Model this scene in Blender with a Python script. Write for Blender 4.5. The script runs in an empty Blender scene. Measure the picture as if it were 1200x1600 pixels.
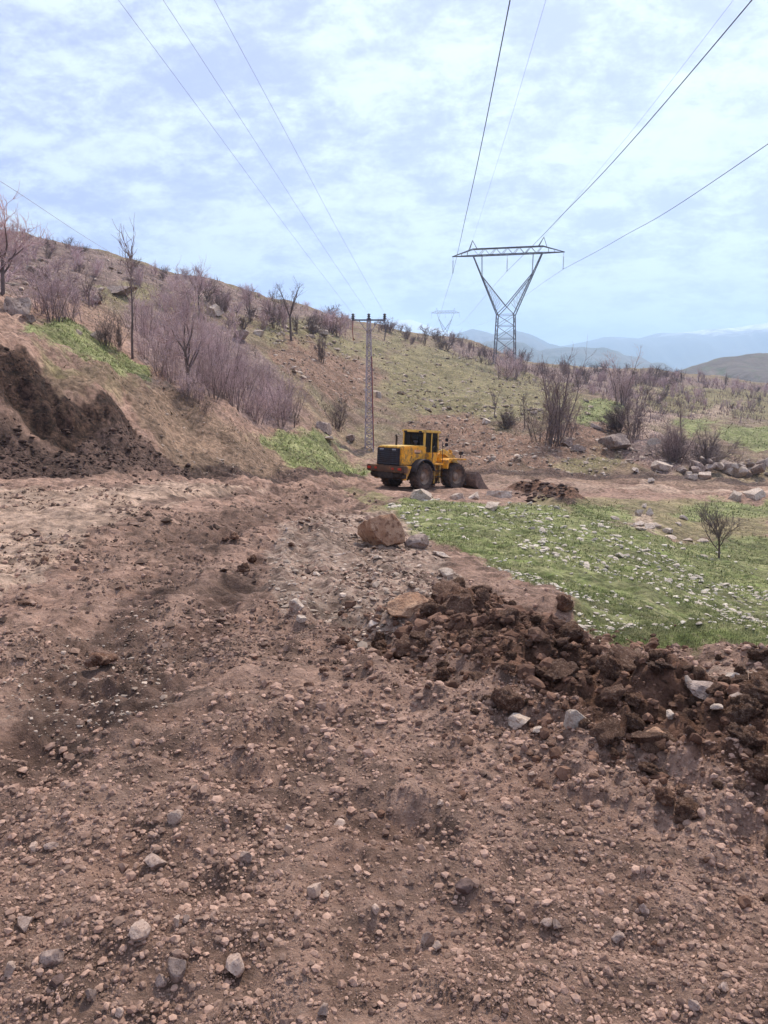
import bpy, bmesh, math, random
import numpy as np
from mathutils import Vector, Matrix, Euler

random.seed(7)
RNG = np.random.default_rng(7)
scene = bpy.context.scene
COL = scene.collection

# ------------------------------------------------------------------ camera
FPX, EYE = 1200.0, 1.6                       # focal length in photo pixels, eye height
PITCH = math.atan(200 / 1200)
cam_d = bpy.data.cameras.new('camera')
cam_d.sensor_fit = 'VERTICAL'; cam_d.sensor_height = 24; cam_d.lens = 18
cam_d.clip_start = 0.05; cam_d.clip_end = 40000
cam = bpy.data.objects.new('camera', cam_d); COL.objects.link(cam)
cam.location = (0, 0, EYE); cam.rotation_euler = (math.pi / 2 - PITCH, 0, 0)
scene.camera = cam

# ------------------------------------------------------------------ light
SUN_EL, SUN_AZ = math.radians(52), math.radians(24)      # azimuth from +Y towards +X
sun_d = bpy.data.lights.new('sun', 'SUN'); sun_d.energy = 3.5
sun_d.angle = math.radians(4.5); sun_d.color = (1.0, .91, .77)
sun = bpy.data.objects.new('sun', sun_d); COL.objects.link(sun)
sd = Vector((math.sin(SUN_AZ) * math.cos(SUN_EL), math.cos(SUN_AZ) * math.cos(SUN_EL), math.sin(SUN_EL)))
sun.rotation_euler = sd.to_track_quat('Z', 'Y').to_euler()

world = bpy.data.worlds.new('World'); scene.world = world; world.use_nodes = True
wn = world.node_tree; wn.nodes.clear()

def node(nt, kind, ins=None, **props):
    n = nt.nodes.new(kind)
    for k, v in props.items(): setattr(n, k, v)
    for k, v in (ins or {}).items():
        s = n.inputs[k]
        if isinstance(v, bpy.types.NodeSocket): nt.links.new(v, s)
        else: s.default_value = v
    return n
def mth(nt, op, a, b=None, clamp=False):
    ins = {0: a}
    if b is not None: ins[1] = b
    return node(nt, 'ShaderNodeMath', ins, operation=op, use_clamp=clamp).outputs[0]
def mix(nt, f, a, b, blend='MIX'):
    n = nt.nodes.new('ShaderNodeMix'); n.data_type = 'RGBA'; n.blend_type = blend
    for s, v in ((n.inputs[0], f), (n.inputs[6], a), (n.inputs[7], b)):
        if isinstance(v, bpy.types.NodeSocket): nt.links.new(v, s)
        else: s.default_value = (v if not isinstance(v, (tuple, list)) else (*v, 1)[:4]) 
    return n.outputs[2]
def ramp(nt, f, lo, hi, a=0.0, b=1.0):
    n = node(nt, 'ShaderNodeMapRange', {0: f, 1: lo, 2: hi, 3: a, 4: b}, interpolation_type='SMOOTHSTEP')
    return n.outputs[0]
def noise(nt, vec, scale, detail=4, rough=.55, dist=0.0):
    n = node(nt, 'ShaderNodeTexNoise', {'Vector': vec, 'Scale': scale, 'Detail': detail, 'Roughness': rough, 'Distortion': dist})
    return n.outputs[0]

sky = node(wn, 'ShaderNodeTexSky', sky_type='NISHITA', sun_disc=False, sun_elevation=SUN_EL, sun_rotation=SUN_AZ,
           air_density=1.0, dust_density=1.5, ozone_density=1.0)
tc = node(wn, 'ShaderNodeTexCoord')
sep = node(wn, 'ShaderNodeSeparateXYZ', {0: tc.outputs['Generated']})
zc = mth(wn, 'ADD', mth(wn, 'MAXIMUM', sep.outputs[2], 0.0), 0.34)     # cloud deck seen from below
cp = node(wn, 'ShaderNodeCombineXYZ', {0: mth(wn, 'DIVIDE', sep.outputs[0], zc), 1: mth(wn, 'DIVIDE', sep.outputs[1], zc), 2: 0.0}).outputs[0]
st = node(wn, 'ShaderNodeMapping', {'Vector': cp, 'Scale': (1.7, 2.0, 1.0), 'Location': (2.35, 4.1, 0), 'Rotation': (0, 0, .25)}).outputs[0]
n1 = noise(wn, st, 1.5, 8, .6, .25)
n2 = noise(wn, st, 4.6, 8, .66, .25)
n3 = noise(wn, st, 15.0, 6, .65, .2)
dens = mth(wn, 'ADD', mth(wn, 'MULTIPLY', n1, .50), mth(wn, 'ADD', mth(wn, 'MULTIPLY', n2, .33), mth(wn, 'MULTIPLY', n3, .17)))
cov = ramp(wn, dens, .412, .565)
skyc = mix(wn, .86, sky.outputs[0], (3.8, 4.1, 7.3))                    # thin veil over the blue
cloud = mix(wn, ramp(wn, n2, .34, .62), (6.2, 6.8, 8.1), (7.0, 7.9, 8.3))
fin = mix(wn, cov, skyc, cloud)
bg = node(wn, 'ShaderNodeBackground', {'Color': fin, 'Strength': .1})
out = node(wn, 'ShaderNodeOutputWorld', {'Surface': bg.outputs[0]})

scene.view_settings.view_transform = 'Standard'; scene.view_settings.look = 'None'
scene.view_settings.exposure = 0.42; scene.view_settings.gamma = 1.0
scene.view_settings.use_curve_mapping = False
scene.render.engine = 'CYCLES'
scene.cycles.use_denoising = True
scene.cycles.max_bounces = 5; scene.cycles.diffuse_bounces = 2; scene.cycles.glossy_bounces = 2
scene.cycles.transparent_max_bounces = 12; scene.cycles.volume_bounces = 3
scene.cycles.caustics_reflective = False; scene.cycles.caustics_refractive = False

# ------------------------------------------------------------------ number tools
def _h(ix, iy, iz, seed):
    h = (ix * 374761393 + iy * 668265263 + iz * 2147483647 + seed * 1442695041) & 0xFFFFFFFF
    h = ((h ^ (h >> 13)) * 1274126177) & 0xFFFFFFFF
    h = ((h ^ (h >> 16)) * 2246822519) & 0xFFFFFFFF
    return ((h ^ (h >> 15)) & 0xFFFFFF) / float(0xFFFFFF)
def vn2(x, y, seed=0):
    fx, fy = np.floor(x), np.floor(y); ix, iy = fx.astype(np.int64), fy.astype(np.int64)
    tx, ty = x - fx, y - fy; tx = tx * tx * (3 - 2 * tx); ty = ty * ty * (3 - 2 * ty)
    a, b = _h(ix, iy, 0, seed), _h(ix + 1, iy, 0, seed); c, d = _h(ix, iy + 1, 0, seed), _h(ix + 1, iy + 1, 0, seed)
    return (a + (b - a) * tx) * (1 - ty) + (c + (d - c) * tx) * ty - .5
def fbm2(x, y, scale, octs=3, seed=0, gain=.5):
    s, a, f = 0.0, 1.0, 1.0 / scale
    for o in range(octs):
        s = s + a * vn2(x * f + 17.3 * o, y * f - 9.1 * o, seed + o); a *= gain; f *= 2.03
    return s
def vn3(p, seed=0):
    f = np.floor(p); i = f.astype(np.int64); t = p - f; t = t * t * (3 - 2 * t)
    r = 0
    for dx in (0, 1):
        for dy in (0, 1):
            for dz in (0, 1):
                w = (t[:, 0] if dx else 1 - t[:, 0]) * (t[:, 1] if dy else 1 - t[:, 1]) * (t[:, 2] if dz else 1 - t[:, 2])
                r = r + w * _h(i[:, 0] + dx, i[:, 1] + dy, i[:, 2] + dz, seed)
    return r - .5
def fbm3(p, scale, octs=3, seed=0, gain=.5):
    s, a, f = 0, 1.0, 1.0 / scale
    for o in range(octs):
        s = s + a * vn3(p * f + 5.7 * o, seed + o); a *= gain; f *= 2.1
    return s
def sstep(x, a, b):
    t = np.clip((x - a) / (b - a), 0, 1); return t * t * (3 - 2 * t)

# ------------------------------------------------------------------ the lie of the land: measured sight lines
SP, CP = math.sin(PITCH), math.cos(PITCH)
def slope(py):
    b = (800 - py) / FPX
    return (b * CP - SP) / (CP + b * SP)
NEAR = [(.3, 0.), (2.5, 0.), (4, -.06), (5.5, -.2)]
PROF = {   # bearing column (photo x at mid height): (distance, photo y of the ground there)
 -260: [(8,870),(12,800),(15,757),(16,745),(17.3,690),(18.3,600),(19,505),(21,470),(26,440),(32,420),(45,390),(65,355),(90,330),(125,318),(180,340)],
 0:    [(8,880),(12,806),(17,757),(19,745),(20.6,700),(21.3,650),(22,590),(22.6,540),(24,522),(28,498),(33,474),(40,448),(55,416),(75,388),(100,364),(120,353),(160,368)],
 50:   [(8,878),(12,804),(17.5,756),(19.5,745),(21.2,700),(22,660),(22.6,610),(23.2,566),(25,545),(29,514),(33,488),(41,460),(56,428),(78,398),(103,372),(122,364),(165,378)],
 100:  [(8,876),(12,803),(18,755),(20,745),(21.7,702),(22.5,665),(23.1,630),(24.5,603),(27,566),(30,534),(34,505),(42,474),(58,442),(80,410),(105,386),(125,378),(170,390)],
 170:  [(8,880),(12,805),(19,753),(21,745),(23,702),(23.7,660),(24.2,624),(26,606),(29,582),(32,556),(36,530),(44,503),(58,470),(80,430),(106,402),(130,394),(180,408)],
 215:  [(8,884),(12,807),(20,754),(22,746),(24,708),(25.4,685),(26.3,665),(28,640),(31,605),(33,588),(37,567),(43,540),(52,510),(66,478),(86,440),(110,416),(135,408),(185,422)],
 300:  [(8,892),(12,817),(20,767),(25,749),(27.5,722),(29.5,702),(32,672),(33.3,640),(34.3,616),(38,603),(43,583),(51,553),(63,517),(80,480),(108,445),(140,429),(195,445)],
 450:  [(8,905),(12,836),(20,788),(28,759),(33,749),(36,730),(39,706),(43,682),(47,660),(55,618),(65,575),(80,535),(108,493),(140,476),(160,470),(210,486)],
 570:  [(8,911),(13,845),(20,800),(30,773),(38,756),(44,748),(48,735),(52,713),(56,698),(61,680),(70,650),(85,608),(105,566),(130,534),(160,512),(190,503),(260,520),(500,538)],
 700:  [(8,914),(13,849),(20,803),(30,776),(36,766),(42,760),(48,748),(53,727),(59,702),(69,674),(85,640),(105,606),(135,570),(165,548),(200,534),(230,527),(330,533),(500,536),(640,538)],
 850:  [(8,928),(13,866),(20,822),(28,792),(35,777),(39,767),(44,757),(48,749),(53,730),(57,705),(62,690),(70,674),(82,654),(100,631),(130,606),(155,592),(190,580),(240,571),(340,585)],
 1000: [(8,955),(13,896),(20,846),(28,808),(36,783),(42,766),(47,755),(52,744),(58,722),(64,702),(76,685),(92,664),(118,636),(160,607),(210,587),(260,576),(360,590)],
 1120: [(8,978),(13,925),(18,890),(22,867),(30,822),(38,790),(44,770),(50,757),(57,745),(64,722),(72,708),(85,694),(98,672),(122,652),(160,626),(220,602),(280,588),(380,600)],
 1200: [(8,992),(13,942),(22,876),(32,818),(40,788),(46,768),(53,755),(60,743),(68,720),(78,706),(92,692),(106,672),(130,656),(170,633),(230,612),(300,600),(400,612)],
 1500: [(8,1005),(13,960),(22,895),(32,832),(40,798),(48,775),(56,757),(66,740),(80,722),(100,700),(130,680),(170,656),(230,632),(300,618),(400,626)],
}
NU, NS, S0, S1 = 321, 520, .3, 700.0
U0, U1 = -.85, .85
_us = np.linspace(U0, U1, NU); _ls = np.linspace(math.log(S0), math.log(S1), NS)
_ck = sorted(PROF); _cu = np.array([(k - 600) / FPX for k in _ck])
_cz = []
for k in _ck:
    pts = list(NEAR) + [(Y, EYE + Y * slope(py)) for Y, py in PROF[k]]
    Yl, zl = pts[-1]
    if Yl < 640: pts += [(Yl * 1.5, zl - Yl * .06), (900, -40)]
    else: pts += [(900, 0.)]
    L = np.log([p[0] for p in pts]); Z = [p[1] for p in pts]
    _cz.append(np.interp(_ls, L, Z))
_cz = np.array(_cz)
CZ = np.empty((NU, NS))
_cf = np.interp(_us, _cu, np.arange(len(_cu)))
for j in range(NS):
    i0 = np.clip(_cf.astype(int), 0, len(_cu) - 2); t = _cf - i0
    ts = t * .35 + .65 * t * t * (3 - 2 * t)
    CZ[:, j] = _cz[i0, j] * (1 - ts) + _cz[i0 + 1, j] * ts
for _ in range(2):
    CZ[:, 1:-1] = .25 * CZ[:, :-2] + .5 * CZ[:, 1:-1] + .25 * CZ[:, 2:]
for _ in range(4):
    CZ[1:-1] = .25 * CZ[:-2] + .5 * CZ[1:-1] + .25 * CZ[2:]
TH_MAX = math.atan(.85)
def us(x, y):
    r = np.hypot(x, y) + 1e-9; th = np.arctan2(x, y)
    thc = np.clip(th, -TH_MAX, TH_MAX)
    return np.tan(thc), r * np.cos(thc), r, th
def base_z(x, y):
    u, s, r, th = us(x, y)
    fu = np.clip((u - U0) / (U1 - U0) * (NU - 1), 0, NU - 1.001)
    fs = np.clip((np.log(np.maximum(s, S0)) - _ls[0]) / (_ls[-1] - _ls[0]) * (NS - 1), 0, NS - 1.001)
    i, j = fu.astype(int), fs.astype(int); a, b = fu - i, fs - j
    z = (CZ[i, j] * (1 - a) + CZ[i + 1, j] * a) * (1 - b) + (CZ[i, j + 1] * (1 - a) + CZ[i + 1, j + 1] * a) * b
    back = sstep(np.abs(th), 1.5, 2.4)
    z = z * (1 - back) + back * (-.02 * np.minimum(r, 200) * .5)
    far = sstep(r, 520, 1500)
    return z * (1 - far) + far * (-62 + 6 * fbm2(x, y, 700, 2, 77))
_HL = np.exp(np.linspace(math.log(1.0), math.log(690.0), 900))
def ray(px, py):
    a, b = (px - 600) / FPX, (800 - py) / FPX
    return np.array([a, CP + b * SP, b * CP - SP]) / (CP + b * SP)
def hit(px, py, fn=base_z):
    d = ray(px, py); X, Y, Z = d[0] * _HL, _HL, EYE + d[2] * _HL
    g = Z - fn(X, Y); k = np.where(g < 0)[0]
    if len(k) == 0 or k[0] == 0: k = [len(_HL) - 1 if len(k) == 0 else 1]
    k = k[0]; g0, g1 = g[k - 1], g[k]; t = g0 / (g0 - g1) if g0 != g1 else 0
    Yh = _HL[k - 1] + (_HL[k] - _HL[k - 1]) * t
    return np.array([d[0] * Yh, Yh, EYE + d[2] * Yh])
def at(px, py, Y):
    d = ray(px, py); return Vector((d[0] * Y, Y, EYE + d[2] * Y))
def world_line(pts): return np.array([hit(*p)[:2] for p in pts])
def line_dist(x, y, P):
    best = np.full(np.shape(x), 1e9)
    for (ax, ay), (bx, by) in zip(P[:-1], P[1:]):
        dx, dy = bx - ax, by - ay; t = np.clip(((x - ax) * dx + (y - ay) * dy) / (dx * dx + dy * dy + 1e-12), 0, 1)
        best = np.minimum(best, np.hypot(x - ax - t * dx, y - ay - t * dy))
    return best
def zone_poly(pts):                       # polygon kept as (bearing, log distance)
    q = []
    for p in pts:
        h = hit(*p); q.append((h[0] / h[1], math.log(h[1])))
    return np.array(q)
LW = .28
WARP = .026
_WC = [None, None, 0, 0]
def zone(x, y, polys, soft=.012, warp=1.0):
    u, s, r, th = us(x, y); l = np.log(s)
    if _WC[0] is not x or _WC[1] is not y: _WC[:] = [x, y, fbm2(u * 26, l * 7, 1, 4, 201, .6), fbm2(u * 26, l * 7, 1, 4, 231, .6)]
    wu, wl = _WC[2], _WC[3]
    u, l = u + WARP * warp * wu, l + WARP * warp * 3 * wl
    res = np.zeros(np.shape(x))
    for q in polys:
        inside = np.zeros(np.shape(x), bool); d = np.full(np.shape(x), 1e9)
        n = len(q)
        for i in range(n):
            (ax, ay), (bx, by) = q[i], q[(i + 1) % n]
            cond = ((ay > l) != (by > l))
            xi = (bx - ax) * (l - ay) / ((by - ay) if by != ay else 1e-9) + ax
            inside ^= cond & (u < xi)
            dx, dy = bx - ax, (by - ay) * LW
            t = np.clip(((u - ax) * dx + (l - ay) * LW * dy) / (dx * dx + dy * dy + 1e-12), 0, 1)
            d = np.minimum(d, np.hypot(u - ax - t * dx, (l - ay) * LW - t * dy))
        sd_ = np.where(inside, d, -d)
        res = np.maximum(res, sstep(sd_, -soft, soft))
    return res * (np.abs(th) < 1.2)

Z_FIELD = [zone_poly(p) for p in (
    [(606,792),(650,778),(750,790),(830,788),(905,806),(985,822),(1060,846),(1130,838),(1200,842),(1400,850),(1500,1030),(1200,1018),(1060,1010),(960,1012),(925,985),(885,925),(800,895),(720,858),(650,834)],
    [(1040,800),(1120,783),(1200,782),(1300,786),(1300,806),(1180,806),(1060,812)],
    [(880,790),(990,793),(975,818),(900,812)],
    [(36,512),(70,503),(120,508),(170,538),(222,575),(236,594),(190,583),(130,560),(70,538)],
    [(395,690),(440,675),(480,674),(530,700),(574,735),(566,746),(520,738),(470,728),(430,712)],
    [(1132,672),(1200,672),(1400,676),(1400,704),(1160,704),(1128,694)],
    [(905,628),(955,624),(968,660),(930,672),(905,660)],
    [(1065,655),(1105,660),(1112,682),(1070,684)])]
Z_OLIVE = [zone_poly(p) for p in (
    [(596,560),(680,545),(760,560),(880,600),(930,640),(870,655),(760,668),(690,645),(620,650),(596,620)],
    [(400,505),(480,500),(560,535),(640,525),(640,548),(540,560),(430,535)],
    [(150,440),(290,460),(300,480),(170,470)],
    [(990,600),(1200,612),(1300,620),(1300,660),(1000,640)],
    [(760,782),(900,779),(1050,782),(1200,788),(1200,840),(1050,840),(900,806)],
    [(860,712),(960,708),(1000,735),(880,738)],
    [(60,548),(120,566),(230,602),(215,640),(130,604),(80,585)],
    [(520,745),(620,778),(650,836),(560,792)])]
Z_DARK = [zone_poly(p) for p in (
    [(-160,500),(-60,508),(0,533),(32,545),(60,562),(82,598),(95,618),(112,624),(126,624),(165,616),(192,632),(208,655),(216,674),(214,680),(160,690),(100,694),(55,680),(35,662),(0,630),(-40,600),(-160,590)],)]
Z_SLUMP = [zone_poly(p) for p in ([(-160,640),(-60,645),(0,652),(40,684),(70,690),(110,692),(215,680),(246,700),(300,728),(310,746),(120,747),(0,747),(-160,745)],
    [(800,766),(850,765),(905,784),(900,795),(830,780)],
    [(240,716),(330,722),(400,733),(470,738),(560,744),(570,752),(400,752),(250,748)],
    [(690,735),(800,736),(1000,740),(1200,752),(1200,758),(1000,750),(800,745)])]
Z_WET = [zone_poly(p) for p in (
    [(40,1015),(90,975),(170,985),(230,950),(300,985),(270,1080),(190,1125),(60,1135),(0,1110)],
    [(190,835),(320,802),(460,772),(566,758),(600,765),(500,796),(400,832),(330,880),(250,880)],
    [(690,745),(760,738),(880,752),(1000,760),(1200,772),(1300,776),(1300,784),(1100,778),(900,772),(760,765)])]
Z_BANK = [zone_poly(p) for p in (
    [(225,600),(300,608),(335,660),(440,710),(540,744),(420,742),(330,735),(260,700),(220,650)],
    [(80,575),(130,572),(215,596),(240,640),(215,640),(180,610),(120,615),(95,625)])]
Z_TAN = [zone_poly(p) for p in (
    [(-200,768),(0,764),(140,762),(330,758),(420,764),(240,800),(110,860),(40,920),(-40,960),(-200,960)],
    [(740,757),(860,752),(1000,757),(1200,764),(1300,768),(1300,774),(1100,770),(900,764),(780,764)])]
Z_RED = [zone_poly(p) for p in (
    [(636,652),(700,648),(745,655),(790,678),(850,684),(910,668),(960,670),(1000,690),(1040,712),(1090,738),(900,742),(780,740),(700,738),(640,700)],
    [(420,520),(500,530),(575,560),(590,640),(520,620),(440,580)])]
Z_BRUSH = [zone_poly(p) for p in (
    [(-200,330),(0,360),(120,388),(300,434),(420,470),(540,503),(500,515),(330,480),(200,460),(60,470),(-200,460)],
    [(200,470),(300,480),(420,560),(470,640),(440,668),(360,630),(290,610),(210,560)],
    [(700,532),(850,575),(1000,582),(1200,606),(1300,610),(1300,664),(1180,662),(1110,652),(1040,662),(1000,660),(960,618),(850,606),(700,560)],
    [(990,668),(1060,690),(1120,706),(1120,740),(1040,740),(980,712)])]
Z_PALE = [zone_poly(p) for p in (
    [(430,820),(520,800),(600,800),(690,860),(720,900),(690,960),(620,1000),(560,1000),(500,960),(440,960),(410,900)],
    [(940,815),(1010,805),(1030,835),(960,836)], [(1010,560),(1016,640),(1030,690),(1020,690),(1004,640)],
    [(990,672),(1050,652),(1120,636),(1165,630),(1165,640),(1060,664),(1000,684)],
    [(880,560),(960,570),(1010,580),(960,582)],[(1040,1070),(1120,1050),(1200,1080),(1200,1140),(1100,1120)])]
RIDGE = world_line([(712,972),(770,1010),(850,1058),(950,1104),(1060,1155),(1180,1205),(1330,1265)])
RIDGE2 = world_line([(830,945),(890,955)]); RIDGE3 = world_line([(1192,1045),(1300,1075)])
HEAP = world_line([(815,772),(850,776),(890,788)])
RUTS = [(world_line(p), d, w) for p, d, w in (
    ([(-60,1290),(70,1130),(170,1000),(290,880),(420,810),(575,770)], .028, .22),
    ([(60,1190),(230,1070),(330,955),(440,855),(530,800),(640,772)], .025, .22),
    ([(480,830),(470,900),(520,960),(600,1010),(700,1080)], .06, .15),
    ([(560,860),(640,930),(700,985)], .05, .12),
    ([(760,756),(860,759),(1000,767),(1200,777)], .16, .5), ([(820,747),(900,750),(1040,758),(1200,766)], .16, .45),
    ([(300,780),(440,765),(560,758),(640,756)], .09, .4), ([(150,800),(330,775),(480,762)], .05, .3),
    ([(380,1220),(520,1260),(700,1290)], .03, .12), ([(440,1160),(560,1230),(640,1300)], .03, .12))]
def pile_h(x, y):
    wob = 1 + .6 * fbm2(x, y, .9, 2, 31)
    h = .205 * np.exp(-(line_dist(x, y, RIDGE) / .55) ** 2) * wob * np.clip(y / 5.2, .85, 1.05)
    h = np.maximum(h, .10 * np.exp(-(line_dist(x, y, RIDGE2) / .28) ** 2))
    return np.maximum(h, .09 * np.exp(-(line_dist(x, y, RIDGE3) / .4) ** 2))
def ground_z(x, y):
    x = np.asarray(x, float); y = np.asarray(y, float)
    z = base_z(x, y); u, s, r, th = us(x, y)
    far = sstep(s, 18, 60)
    dk = zone(x, y, Z_DARK, .01, .35); wet = zone(x, y, Z_WET, .03); fld = zone(x, y, Z_FIELD, .02)
    near_r = 1 - sstep(r, 300, 600)
    z = z + far * near_r * (1.0 * fbm2(x, y, 9, 4, 3) * sstep(s, 48, 75) + .40 * fbm2(x, y, 2.2, 3, 8, .6))
    bank = sstep(s, 19, 23) * (1 - sstep(s, 60, 90)) * (1 - sstep(u, -.05, .02))
    z = z + bank * (.36 * fbm2(x, y, 1.5, 5, 41, .68) + .10 * fbm2(x * 1.0, y * .35, .35, 2, 43))
    cut = sstep(s, 49, 54) * (1 - sstep(s, 80, 100)) * sstep(u, -.02, .05)
    z = z + cut * (.55 * fbm2(x, y, 1.8, 4, 45, .6))
    z = z + (1 - far) * (.12 * fbm2(x, y, 1.3, 3, 5) * sstep(s, 1, 5) + .095 * fbm2(x, y, .34, 4, 6, .58))
    z = z + (1 - sstep(s, 7, 14)) * (.016 * fbm2(x, y, .07, 2, 9) + .03 * np.minimum(fbm2(x, y, .55, 2, 21), 0))
    z = z + wet * (.10 * fbm2(x * .8 + y * .3, y - x * .2, .40, 5, 12, .7) - .03 * np.abs(fbm2(x, y, .16, 2, 13)))
    z = z - dk * .3 + dk * (.55 * fbm2(x, y, .9, 3, 14) + .25 * np.abs(fbm2(x * 2, y, .5, 2, 15)))
    sl = zone(x, y, Z_SLUMP, .02, .35)
    z = z + sl * (.35 * fbm2(x, y, .55, 3, 16))
    for P, d, w in RUTS:
        q = line_dist(x, y, P); z = z - d * np.exp(-(q / w) ** 2) + d * .7 * np.exp(-((q - 1.7 * w) / (.6 * w)) ** 2)
    for P, d, w in RUTS[:2]:
        z = z + .03 * np.sin(6.283 * (y + .35 * x) / .26) * np.exp(-(line_dist(x, y, P) / .34) ** 2) * sstep(fbm2(x, y, 1.4, 2, 71), -.2, .2)
    hp = line_dist(x, y, HEAP); z = z + .55 * np.exp(-(hp / .8) ** 2)
    ph = pile_h(x, y)
    return z + ph + ph * (.8 * fbm2(x, y, .22, 4, 33, .68) + .5 * np.abs(fbm2(x, y, .09, 2, 34)))
def gz(x, y): return float(ground_z(np.array([x]), np.array([y]))[0])
def hitg(px, py):
    d = ray(px, py); Y = hit(px, py)[1] * np.exp(np.linspace(-.22, .22, 90))
    g = EYE + d[2] * Y - ground_z(d[0] * Y, Y); k = np.where(g < 0)[0]
    k = min(max(int(k[0]), 1), 89) if len(k) else 45
    g0, g1 = g[k - 1], g[k]; t = min(max(g0 / (g0 - g1), 0), 1) if g0 != g1 else 0
    Yh = Y[k - 1] + (Y[k] - Y[k - 1]) * t
    return np.array([d[0] * Yh, Yh, EYE + d[2] * Yh])

# ------------------------------------------------------------------ mesh tools
def mesh_np(name, V, Fc, mat=None, smooth=False, attrs=None):
    """V (n,3), Fc (m,k) of one face size"""
    me = bpy.data.meshes.new(name); V = np.asarray(V, np.float32); Fc = np.asarray(Fc, np.int32)
    m, k = Fc.shape
    me.vertices.add(len(V)); me.vertices.foreach_set('co', V.ravel())
    me.loops.add(m * k); me.loops.foreach_set('vertex_index', Fc.ravel())
    me.polygons.add(m); me.polygons.foreach_set('loop_start', np.arange(0, m * k, k, dtype=np.int32))
    try: me.polygons.foreach_set('loop_total', np.full(m, k, np.int32))
    except Exception: pass
    if smooth: me.polygons.foreach_set('use_smooth', np.ones(m, bool))
    else: me.polygons.foreach_set('use_smooth', np.zeros(m, bool))
    me.update(calc_edges=True)
    for nme, arr in (attrs or {}).items():
        a = me.attributes.new(nme, 'FLOAT_COLOR', 'POINT'); a.data.foreach_set('color', np.asarray(arr, np.float32).ravel())
    if mat: me.materials.append(mat)
    return me
def link(name, me, parent=None, loc=None, rot=None, scale=None):
    o = bpy.data.objects.new(name, me); COL.objects.link(o)
    if parent: o.parent = parent
    if loc is not None: o.location = loc
    if rot is not None: o.rotation_euler = rot
    if scale is not None: o.scale = scale if hasattr(scale, '__len__') else (scale,) * 3
    return o
def tag(o, label=None, cat=None, group=None, kind=None):
    for k, v in (('label', label), ('category', cat), ('group', group), ('kind', kind)):
        if v: o[k] = v
    return o
class MB:
    def __init__(s): s.v, s.f = [], []
    def add(s, V, Fs):
        n = len(s.v); s.v += [tuple(v) for v in V]; s.f += [tuple(i + n for i in f) for f in Fs]; return s
    def box(s, c, d, rz=0, ry=0, rx=0):
        m = Euler((rx, ry, rz)).to_matrix(); c = Vector(c)
        V = [c + m @ Vector((x * d[0] / 2, y * d[1] / 2, z * d[2] / 2)) for x in (-1, 1) for y in (-1, 1) for z in (-1, 1)]
        return s.add(V, [(0,1,3,2),(4,6,7,5),(0,4,5,1),(2,3,7,6),(0,2,6,4),(1,5,7,3)])
    def prism(s, poly, y0, y1, taper=None):      # polygon in XZ pushed along Y
        n = len(poly)
        V = [(x, y0, z) for x, z in poly] + [(x, y1, z) for x, z in (taper or poly)]
        return s.add(V, [tuple(range(n))[::-1], tuple(range(n, 2 * n))] + [(i, (i + 1) % n, n + (i + 1) % n, n + i) for i in range(n)])
    def tube(s, pts, rad, n=6, cap=True):
        pts = [Vector(p) for p in pts]; rad = rad if hasattr(rad, '__len__') else [rad] * len(pts)
        base = len(s.v); prev = None
        for i, p in enumerate(pts):
            d = (pts[min(i + 1, len(pts) - 1)] - pts[max(i - 1, 0)]).normalized()
            if prev is None: prev = d.orthogonal().normalized()
            a = (prev - d * prev.dot(d)).normalized(); b = d.cross(a); prev = a
            for k in range(n):
                t = 2 * math.pi * k / n; s.v.append(tuple(p + (a * math.cos(t) + b * math.sin(t)) * rad[i]))
        for i in range(len(pts) - 1):
            for k in range(n):
                a0, a1 = base + i * n + k, base + i * n + (k + 1) % n
                s.f.append((a0, a1, a1 + n, a0 + n))
        if cap:
            s.f.append(tuple(base + k for k in range(n))[::-1]); e = base + (len(pts) - 1) * n; s.f.append(tuple(e + k for k in range(n)))
        return s
    def bar(s, a, b, w): return s.tube([a, b], w * .6, 4)
    def lathe(s, prof, n=32, c=(0, 0, 0), close=False):     # (radius, y) turned about the Y axis
        base = len(s.v); m = len(prof)
        for k in range(n):
            t = 2 * math.pi * k / n
            for r, y in prof: s.v.append((c[0] + r * math.cos(t), c[1] + y, c[2] + r * math.sin(t)))
        for k in range(n):
            for j in range(m if close else m - 1):
                a, b = base + k * m + j, base + k * m + (j + 1) % m; c2, d = base + ((k + 1) % n) * m + (j + 1) % m, base + ((k + 1) % n) * m + j
                s.f.append((a, b, c2, d))
        return s
    def mesh(s, name, mat, bevel=0, smooth=False, seg=2):
        me = bpy.data.meshes.new(name); me.from_pydata(s.v, [], s.f); me.update()
        bm = bmesh.new(); bm.from_mesh(me)
        bmesh.ops.recalc_face_normals(bm, faces=bm.faces)
        if bevel: bmesh.ops.bevel(bm, geom=[e for e in bm.edges if len(e.link_faces) == 2 and e.calc_face_angle(0) > .45], offset=bevel, segments=seg, affect='EDGES', clamp_overlap=True)
        for f in bm.faces: f.smooth = smooth
        bm.to_mesh(me); bm.free(); me.materials.append(mat); return me
    def build(s, name, mat, parent=None, bevel=0, smooth=False, **k): return link(name, s.mesh(name, mat, bevel, smooth), parent, **k)
def empty(name, loc, rot=(0, 0, 0)):
    o = bpy.data.objects.new(name, None); COL.objects.link(o); o.location = loc; o.rotation_euler = rot; return o
def copy_tree(o, parent=None):
    c = o.copy(); COL.objects.link(c); c.parent = parent
    for ch in o.children: copy_tree(ch, c)
    return c

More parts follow.
